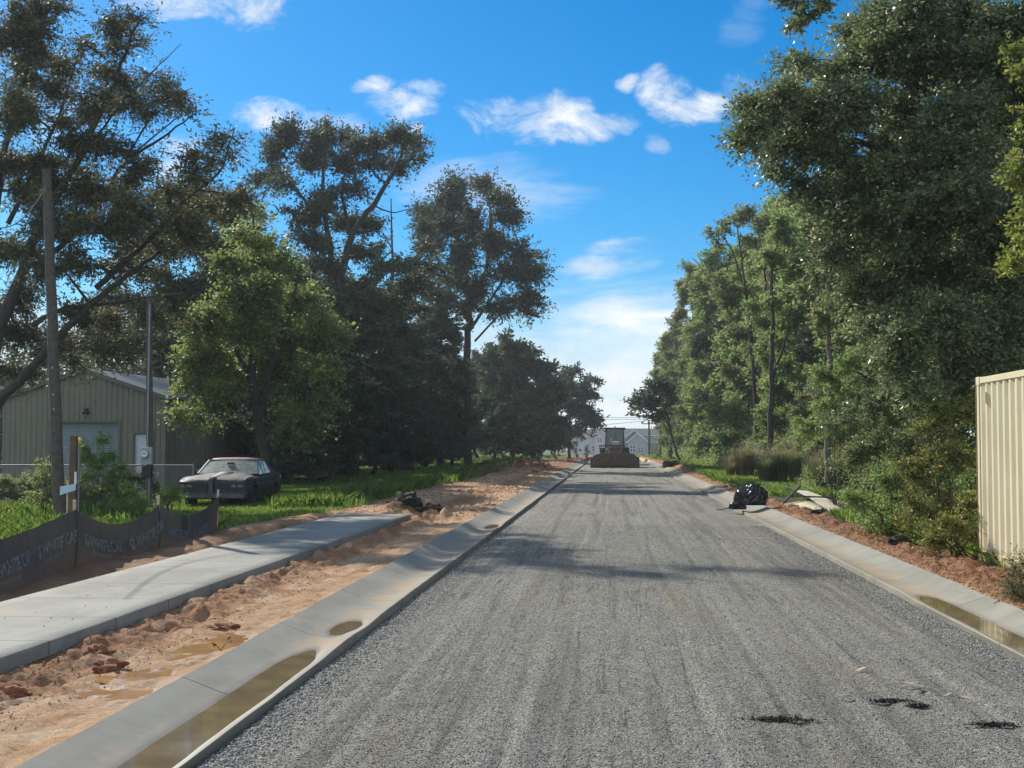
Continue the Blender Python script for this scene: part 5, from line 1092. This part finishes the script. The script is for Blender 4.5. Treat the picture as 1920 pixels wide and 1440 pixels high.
for px in range(-70, 235, 22): B.append((px, 905 + (px % 3) * 3 + (6 if px > 150 else 0), 20)); B.append((px + 10, 930, 18))
px_shrub('brown-green vine hedge covering the left part of the chain link fence', 38.2, 80, B, 26000, .08, M['wood2'], 'hedge', 'vine_hedge', stems=20)
for i, (px, Y, h, lb) in enumerate(((664, 38, .55, 'pale seeding weed standing up at the left of the lawn edge'), (693, 40, .6, 'pale seeding weed second from the left on the lawn edge'), (715, 42, .5, 'short seeding weed third along the lawn edge'), (813, 52, .8, 'tall green weed midway along the lawn edge'), (872, 66, .9, 'bushy weed near the far end of the lawn edge'))):
    x = P(px, 833, Y).x
    if x > -7: x = -7.2
    shrub('weed', lb, 'weed', x, Y, [((0, 0, h * .85), (.14, .14, .1)), ((.05, 0, h * .55), (.13, .13, .14)), ((-.04, 0, h * .3), (.14, .14, .12))], 420, .05, M['drygrass'] if i < 3 else M['grass'], 3, subr=.09)

# ------------------------------------------------------------------ loader with a heaped bucket
M['loader'] = mat('faded_machine_paint', (.13, .10, .06), .6, var=.35, vscale=3); M['loaderdark'] = mat('dark_machine_frame', (.03, .028, .028), .6, var=.3)
M['cabglass'] = mat('tinted_cab_glass', (.10, .16, .17), .1, spec=.8); M['loaderwhite'] = mat('pale_hood', (.62, .56, .5), .5, var=.3, vscale=5); M['soilheap'] = mat('dark_topsoil', (.10, .065, .045), .95, var=.4, vscale=5, bump=1, bscale=8)
LX, LY = P(1153, 833, 105).x, 105.0
ld = empty('wheel_loader', (LX, LY, 0), 'front loader facing the camera with a wide bucket blocking the road', 'loader')
b = MB(); W = 1.93
pr = [(-.05, 0.0), (-.35, .05), (.35, .0)]
side = [(0, .0), (.0, .10), (.6, .62), (.95, .9), (1.0, .15), (.85, .0)]
for s in (-1, 1):
    b.add([(s * W, y, z) for y, z in side] + [(s * (W - .05), y, z) for y, z in side], [tuple(range(6)), tuple(range(11, 5, -1))] + [(i, (i + 1) % 6, 6 + (i + 1) % 6, 6 + i) for i in range(6)])
b.box((0, .45, .03), (2 * W - .1, .9, .05)); b.box((0, .98, .45), (2 * W - .1, .05, .8)); b.build('bucket', M['loaderdark'], ld)
b = MB()
for k in range(9): b.box((-W + .2 + k * (2 * W - .4) / 8, -.1, .03), (.09, .24, .05))
b.build('bucket_teeth', M['loaderdark'], ld)
b = MB()
for s in (-1, 1):
    b.tube([(s * .75, 1.0, .55), (s * .72, 2.0, 1.0), (s * .6, 3.2, 1.45)], .11, 6); b.tube([(s * .4, 1.0, .8), (s * .42, 2.6, 1.2)], .06, 8)
b.build('lift_arm', M['loaderdark'], ld)
b = MB(); b.box((0, 3.7, 1.25), (.95, 2.0, .75)); b.build('hood', M['loader'], ld, bevel=.05)
b = MB(); b.box((.05, 2.62, 1.95), (.62, .3, .26), (.1, .1, 0)); b.box((-.24, 2.62, 2.05), (.12, .3, .5), (0, -.25, 0)); b.build('hood_panel', M['loaderwhite'], ld, bevel=.02)
b = MB()
for x in (-.78, .78):
    for y_ in (4.3, 5.9): b.bar((x, y_, 1.3), (x * .86, y_, 3.05), .11)
b.box((0, 4.3, 1.75), (1.5, .06, .1)); cab = b.build('cab', M['loaderdark'], ld)
b = MB(); b.box((0, 5.1, 3.13), (1.75, 1.95, .16)); b.build('cab_roof', M['loaderdark'], cab, bevel=.04)
b = MB()
b.add([(-.72, 4.3, 1.5), (.72, 4.3, 1.5), (.62, 4.3, 3.0), (-.62, 4.3, 3.0)], [(0, 1, 2, 3)])
for s in (-1, 1): b.add([(s * .77, 4.35, 1.5), (s * .77, 5.85, 1.5), (s * .68, 5.85, 3.0), (s * .68, 4.35, 3.0)], [(0, 1, 2, 3)])
b.build('windscreen', M['cabglass'], cab)
b = MB(); b.box((-.25, 5.2, 1.9), (.5, .3, .7)); b.build('seat', M['black'], cab)
b = MB(); b.tube([(.02, 3.1, 1.5), (.02, 3.1, 3.3)], .05, 8); b.build('exhaust_stack', M['rustedge'], ld)
b = MB(); b.box((-1.08, 3.6, 1.5), (.35, 1.4, .1), (0, .15, 0)); b.box((-1.15, 2.9, 1.25), (.14, .1, .6)); b.box((-1.05, 2.9, 1.72), (.5, .3, .12), (0, -.2, 0)); b.build('fender', M['loader'], ld)
b = MB(); b.box((-.98, 4.2, 3.02), (.4, .16, .14)); b.build('work_light', M['white'], ld)
for x in (-1.0, 1.0):
    for y_, r in ((2.7, .55), (5.6, .8)):
        b = MB(); b.lathe([(r * .5, -.2), (r * .93, -.2), (r, -.1), (r, .1), (r * .93, .2), (r * .5, .2)], (x, y_, r), 'X', 24); wl = b.build('wheel', M['rubber'], ld, True)
        b = MB(); b.lathe([(0, .12 * (1 if x > 0 else -1)), (r * .5, .16 * (1 if x > 0 else -1)), (r * .52, 0)], (x, y_, r), 'X', 16); b.build('rim', M['loader'], wl, True)
# soil in the bucket
nxh, nyh = 60, 18; V = []
for j in range(nyh):
    for i in range(nxh):
        fx = i / (nxh - 1) * 2 - 1; fy = j / (nyh - 1); e = (1 - abs(fx) ** 5)
        front = min(1, fy / .28); z = .08 + .82 * front ** .7 + (.30 * math.cos(fx * 1.5) * math.sin(math.pi * min(1, .25 + fy * .7)) + .07 * float(fbm(fx * 6, fy * 4, 4, 9)) + .05) * min(1, front + .2)
        z *= 1 - .28 * abs(fx) ** 12; V.append((fx * (W - .06), .02 + fy * .92 - .04 * float(fbm(fx * 8, fy * 5, 3, 2)), z))
sh = mesh_np('soil_heap', np.array(V), gridf(nyh, nxh), M['soilheap'], None, True); sh.location = (LX, LY, 0); tag(sh, 'dark brown soil heaped in the loader bucket', 'soil heap')

# ------------------------------------------------------------------ far townhouses, parked car, wires
YH = 350.0; ZG = -1.25
M['lapgrey'] = mat('pale_grey_lap_siding', (.26, .30, .33), .7, var=.06); M['lapwhite'] = mat('white_lap_siding', (.42, .46, .49), .7, var=.05); M['laptan'] = mat('taupe_shingle_siding', (.15, .145, .14), .8, var=.1)
M['shingle'] = mat('charcoal_shingles', (.06, .062, .07), .9, var=.15); M['farglass'] = mat('far_window_glass', (.06, .10, .12), .1, spec=.8); M['fartrim'] = mat('far_white_trim', (.55, .58, .6), .6)
def hx(px): return P(px, 833, YH).x
def hz_(py): return P(1145, py, YH).z
def window(par, px0, px1, py0, py1, y, panes=2):
    x0, x1, z1, z0 = hx(px0), hx(px1), hz_(py0), hz_(py1); o = par.location
    b = MB(); b.box(((x0 + x1) / 2 - o.x, y - o.y - .05, (z0 + z1) / 2 - o.z), (x1 - x0, .06, z1 - z0)); w_ = b.build('window', M['farglass'], par)
    b = MB(); t_ = .13
    for k in range(panes + 1): xx = x0 + (x1 - x0) * k / panes; b.box((xx - o.x, y - o.y - .11, (z0 + z1) / 2 - o.z), (t_, .08, z1 - z0 + t_))
    for z in (z0, (z0 + z1) / 2, z1): b.box(((x0 + x1) / 2 - o.x, y - o.y - .105, z - o.z), (x1 - x0, .07, t_ * .9))
    b.build('frame', M['fartrim'], w_)
def house(label, px0, px1, eave, ridge, wallm, depth=10.):
    x0, x1 = hx(px0), hx(px1); o = empty('townhouse', ((x0 + x1) / 2, YH, ZG), label, 'townhouse'); w2 = (x1 - x0) / 2; ze = hz_(eave) - ZG; zr = hz_(ridge) - ZG
    b = MB(); b.box((0, depth / 2, ze / 2), (w2 * 2, depth, ze)); b.build('wall', wallm, o)
    b = MB(); b.add([(-w2 - .2, -.4, ze), (w2 + .2, -.4, ze), (w2 + .2, depth / 2, zr), (-w2 - .2, depth / 2, zr), (-w2 - .2, depth + .4, ze), (w2 + .2, depth + .4, ze)], [(0, 1, 2, 3), (3, 2, 5, 4), (0, 3, 4), (1, 5, 2)]); b.build('roof', M['shingle'], o)
    b = MB(); b.box((0, -.42, ze + .02), (w2 * 2 + .4, .08, .22)); b.build('eaves_board', M['fartrim'], o); return o
def gable_front(o, pxc, pxh, eave, peak, y, wallm, depth=5):
    xc = hx(pxc) - o.location.x; w2 = pxh * YH / F; ze = hz_(eave) - ZG; zp = hz_(peak) - ZG; y0 = y - o.location.y
    b = MB(); b.prism([(xc - w2, 0), (xc + w2, 0), (xc + w2, ze), (xc, zp), (xc - w2, ze)], y0, y0 + depth); b.build('wall', wallm, o)
    b = MB()
    for s in (-1, 1):
        b.add([(xc + s * (w2 + .35), y0 - .3, ze - .25), (xc, y0 - .3, zp + .1), (xc, y0 + depth, zp + .1), (xc + s * (w2 + .35), y0 + depth, ze - .25), (xc + s * (w2 + .35), y0 - .3, ze - .1), (xc, y0 - .3, zp + .28), (xc, y0 + depth, zp + .28), (xc + s * (w2 + .35), y0 + depth, ze - .1)], [(4, 5, 6, 7), (0, 4, 7, 3)])
    b.build('roof', M['shingle'], o)
    b = MB()
    for s in (-1, 1): b.bar((xc + s * (w2 + .35), y0 - .36, ze - .18), (xc, y0 - .36, zp + .18), .06, .28)
    b.build('gable_board', M['fartrim'], o)
h1 = house('grey-roofed pale townhouse with two stacked front gables right of the loader', 1163, 1218, 816, 803, M['lapgrey'])
gable_front(h1, 1189, 16, 820, 808, YH - 1, M['laptan']); gable_front(h1, 1195, 19, 829, 814.5, YH - 3.5, M['lapgrey'], 4)
window(h1, 1180.5, 1191, 835, 847, YH - 3.5, 2); window(h1, 1196, 1206, 838, 848, YH - 3.5, 2)
h2 = house('taupe townhouse wing with a triple upper window at the right end', 1218.5, 1262, 817, 803.2, M['laptan']); window(h2, 1218.8, 1232, 820, 830, YH, 3)
h3 = house('white townhouse with dark shutters half hidden by the left trees', 1106, 1134, 817, 804, M['lapwhite']); window(h3, 1116, 1126.5, 820, 829, YH, 2); window(h3, 1110, 1119, 836, 846, YH, 2)
gable_front(h3, 1125, 10, 816, 807, YH - 1, M['lapwhite'], 3); window(h3, 1120, 1129, 821, 829, YH - 1, 2)
h4 = house('cream townhouse behind the left tree line with a dormer window', 1066, 1105.5, 818, 805, M['lapwhite']); window(h4, 1080, 1094, 821, 829, YH, 3); window(h4, 1072, 1079, 836, 846, YH, 2)
h5 = house('grey townhouse mostly hidden behind the loader cab', 1134.6, 1162.5, 816, 803, M['laptan']); window(h5, 1140, 1146, 820, 829, YH, 1)
# parked car at the far right
xc = P(1225, 833, 320).x; zc = gz(xc, 320)
pc = empty('parked_car', (xc, 320, zc), 'tiny parked dark car in front of the far townhouses', 'car')
b = MB(); b.prism([(-.9, .3), (.9, .3), (.92, .8), (.75, .9), (.6, 1.4), (-.6, 1.4), (-.75, .9), (-.92, .8)], -2, 2.2); b.build('body', mat('grey_car', (.12, .13, .14), .35), pc)
b = MB(); b.box((0, -2.02, 1.12), (1.2, .04, .4)); b.build('windscreen', M['farglass'], pc)
for x_ in (-.75, .75):
    for y_ in (-1.3, 1.4): b = MB(); b.lathe([(.2, -.1), (.33, -.1), (.33, .1), (.2, .1)], (x_, y_, .33), 'X', 14); b.build('wheel', M['rubber'], pc)
for px, Y, top, lb in ((1217, 190, 788, 'thin dark power pole in the gap before the townhouses'), (1238, 175, 795, 'second power pole, partly hidden by the right trees')):
    p = P(px, 833, Y); z0 = gz(p.x, Y); zt = P(px, top, Y).z; b = MB(); b.tube([(0, 0, 0), (0, 0, zt - z0)], [.16, .11], 8); b.box((0, 0, zt - z0 - .5), (1.8, .12, .12)); o = b.build('power_pole', M['pole']); o.location = (p.x, Y, z0); tag(o, lb, 'power pole')
for a, c, sag, lb in (((1040, 781), (1300, 781), 2, 'upper thin wire across the road gap'), ((1040, 784.5), (1300, 784), 2, 'lower thin wire across the road gap'), ((1060, 801), (1217, 788.5), 1, 'slanting wire falling left from the thin power pole')):
    A = P(a[0], a[1], 190); B = P(c[0], c[1], 190); b = MB(); b.tube([A.lerp(B, i / 10) - Vector((0, 0, sag * .08 * math.sin(math.pi * i / 10))) - A for i in range(11)], .025, 4); o = b.build('power_line', M['wire']); o.location = A; tag(o, lb, 'power line')
# planting before the townhouses
for i, (px, Y, h, k, lb) in enumerate(((1232, 150, 1.5, 'e', 'small bright shrub below the power poles'), (1256, 130, 2.6, 'f', 'olive shrub where the right curb ends'), (1100, 170, 2, 'f', 'dark shrub in front of the white townhouse'), (1080, 180, 2.4, 'e', 'green shrub in front of the cream townhouse'), (1222, 230, 1.6, 'e', 'low green shrub before the gabled townhouse'))):
    x = P(px, 833, Y).x; place(k, x, Y, h, lb, cat='shrub')

# ------------------------------------------------------------------ sky and sun
SUN_EL, SUN_AZ = R(33.5), R(-38.5)
sun = bpy.data.lights.new('sun', 'SUN'); sun.energy = 5.0; sun.angle = R(.5); sun.color = (1, .93, .82)
so = bpy.data.objects.new('sun', sun); C.objects.link(so)
sd = Vector((math.sin(SUN_AZ) * math.cos(SUN_EL), math.cos(SUN_AZ) * math.cos(SUN_EL), math.sin(SUN_EL)))
so.rotation_euler = sd.to_track_quat('Z', 'Y').to_euler(); so.location = (-20, 20, 30)
w = bpy.data.worlds.new('World'); bpy.context.scene.world = w; w.use_nodes = True
t = NT(w.node_tree); bg = t.n['Background']
sky = t.new('ShaderNodeTexSky', sky_type='NISHITA', sun_disc=False, sun_elevation=SUN_EL, sun_rotation=SUN_AZ, altitude=100, air_density=1.0, dust_density=.4, ozone_density=3.0)
hs = t.new('ShaderNodeHueSaturation'); hs.inputs['Saturation'].default_value = 1.25; hs.inputs['Value'].default_value = 1.0; t.link(t.mix(1.0, sky.outputs[0], (.57, .85, 1.06), 'MULTIPLY'), hs.inputs['Color'])
co = t.coord('Generated'); s = t.new('ShaderNodeSeparateXYZ'); t.link(co, s.inputs[0])
dy = t.math('MAXIMUM', s.outputs[1], .02)
u0 = t.math('DIVIDE', s.outputs[0], dy); v0 = t.math('DIVIDE', s.outputs[2], dy)
cb = t.new('ShaderNodeCombineXYZ'); t.link(u0, cb.inputs[0]); t.link(v0, cb.inputs[1])
def nz(scale, sx, sy, det=7, rough=.62, dist=0., off=0.):
    mp = t.new('ShaderNodeMapping'); mp.inputs['Scale'].default_value = (sx, sy, 1); mp.inputs['Location'].default_value = (off, off * .7, 0)
    t.link(cb.outputs[0], mp.inputs[0]); return t.noise(scale, det, rough, mp.outputs[0], dist)
warpu = t.math('MULTIPLY', t.math('SUBTRACT', nz(11, 1, 1, 4, .6), .5), .05); warpv = t.math('MULTIPLY', t.math('SUBTRACT', nz(13, 1, 1, 4, .6, 0, 3.1), .5), .035)
u = t.math('ADD', u0, warpu); v = t.math('ADD', v0, warpv)
fluff = nz(16, 1, 1.7, 9, .66, .5); wisp = nz(7, 1, 4.5, 8, .65, .8, 5.)
def uv(px, py): d = ray(px, py); return d.x / d.y, d.z / d.y
def cloud(px, py, rx, ry, rot, amp, acc, noise, thr=.9):
    cu, cv = uv(px, py); a = math.cos(rot); b_ = math.sin(rot)
    du = t.math('SUBTRACT', u, cu); dv = t.math('SUBTRACT', v, cv)
    e1 = t.math('DIVIDE', t.math('ADD', t.math('MULTIPLY', du, a), t.math('MULTIPLY', dv, b_)), rx / F)
    e2 = t.math('DIVIDE', t.math('SUBTRACT', t.math('MULTIPLY', dv, a), t.math('MULTIPLY', du, b_)), ry / F)
    r2 = t.math('ADD', t.math('MULTIPLY', e1, e1), t.math('MULTIPLY', e2, e2))
    m = t.math('SUBTRACT', 1.0, r2, clamp=True)
    d = t.math('ADD', m, t.math('MULTIPLY', t.math('SUBTRACT', noise, .5), 3.0))
    d = t.math('MULTIPLY', t.smooth(d, .28, thr + .55), t.math('MULTIPLY', t.smooth(m, 0, .25), amp))
    return d if acc is None else t.math('MAXIMUM', acc, d)
acc = None
for c in ((420, -5, 230, 62, -.08, 1), (340, 20, 70, 22, .2, .6), (505, 212, 95, 50, -.1, 1), (620, 236, 110, 40, .0, .95), (700, 165, 60, 26, .1, .9), (745, 205, 105, 40, .05, .85), (800, 175, 60, 26, 0, .6),
          (790, 243, 25, 18, 0, .6), (935, 200, 95, 48, -.2, 1), (1010, 225, 140, 62, -.12, 1.), (1090, 245, 90, 45, -.1, 1), (1150, 235, 70, 30, .1, .6), (1180, 155, 34, 28, .3, .8),
          (1245, 170, 62, 52, -.8, 1), (1310, 205, 100, 42, .1, 1), (1390, 158, 78, 60, .5, .9), (1230, 270, 30, 26, 0, .4)):
    acc = cloud(*c, acc, fluff)
for c in ((1140, 500, 130, 55, .12, .75), (1090, 505, 70, 26, .1, .5), (900, 360, 260, 90, -.1, .33), (1400, 30, 90, 60, 1.2, .13), (1230, 600, 150, 26, .1, .5), (120, 210, 120, 100, .3, .4), (330, 300, 90, 60, .0, .7)):
    acc = cloud(*c, acc, wisp, .8)
# bank of thin cloud along the horizon
lowv = t.math('SUBTRACT', 1, t.smooth(t.math('ADD', v, t.math('MULTIPLY', t.math('SUBTRACT', wisp, .5), .10)), .065, .125))
bank = t.math('MULTIPLY', lowv, t.math('ADD', .58, t.math('MULTIPLY', t.smooth(nz(9, 1, 3.0, 7, .6, .3, 9.), .38, .68), .5)))
gap = t.smooth(v, .006, .05); bank = t.math('MAXIMUM', bank, t.math('MULTIPLY', t.math('SUBTRACT', 1, t.smooth(v, .0, .03)), .8))
acc = t.math('MAXIMUM', acc, bank)
acc = t.math('MULTIPLY', acc, t.smooth(s.outputs[1], .02, .1), clamp=True)
shade = t.ramp(t.math('ADD', t.math('MULTIPLY', nz(12, 1, 1.6, 4, .6, 0, 2.), .6), t.math('MULTIPLY', fluff, .4)), [(.3, (6.0, 6.9, 8.1)), (.62, (10.2, 10.2, 10.0))])
# unseen bright cloud deck, added behind the camera as fill light
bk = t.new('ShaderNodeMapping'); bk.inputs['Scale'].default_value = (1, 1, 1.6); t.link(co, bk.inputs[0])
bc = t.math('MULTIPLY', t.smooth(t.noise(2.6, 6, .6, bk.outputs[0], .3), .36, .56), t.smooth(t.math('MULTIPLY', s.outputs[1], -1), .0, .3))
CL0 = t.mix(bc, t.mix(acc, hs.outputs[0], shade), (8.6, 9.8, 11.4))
CL = CL0
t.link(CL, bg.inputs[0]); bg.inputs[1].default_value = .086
w.cycles.sampling_method = 'MANUAL'; w.cycles.sample_map_resolution = 512

sc = bpy.context.scene
sc.view_settings.view_transform = 'Standard'; sc.view_settings.look = 'None'; sc.view_settings.exposure = .33; sc.view_settings.gamma = 1
sc.render.engine = 'CYCLES'; sc.cycles.max_bounces = 6; sc.cycles.diffuse_bounces = 3; sc.cycles.glossy_bounces = 3; sc.cycles.transmission_bounces = 4; sc.cycles.transparent_max_bounces = 8
sc.cycles.use_denoising = True; sc.cycles.caustics_reflective = False; sc.cycles.caustics_refractive = False

# thin haze volume, added to lift the dark shade among the trees
hz = MB(); hz.box((0, 1500, 11.75), (3600, 4200, 29.5)); ho = hz.build('haze'); tag(ho, 'thin added haze lifting the dark shade over the road and woods', 'haze', kind='stuff')
hm = bpy.data.materials.new('haze_air'); hm.use_nodes = True; ht = hm.node_tree; ht.nodes.clear(); hv = ht.nodes.new('ShaderNodeVolumePrincipled'); hout = ht.nodes.new('ShaderNodeOutputMaterial')
hv.inputs['Color'].default_value = (.86, .93, 1, 1); hv.inputs['Density'].default_value = .00034; hv.inputs['Anisotropy'].default_value = .35; ht.links.new(hv.outputs[0], hout.inputs['Volume']); ho.data.materials.append(hm)
sc.cycles.volume_bounces = 1
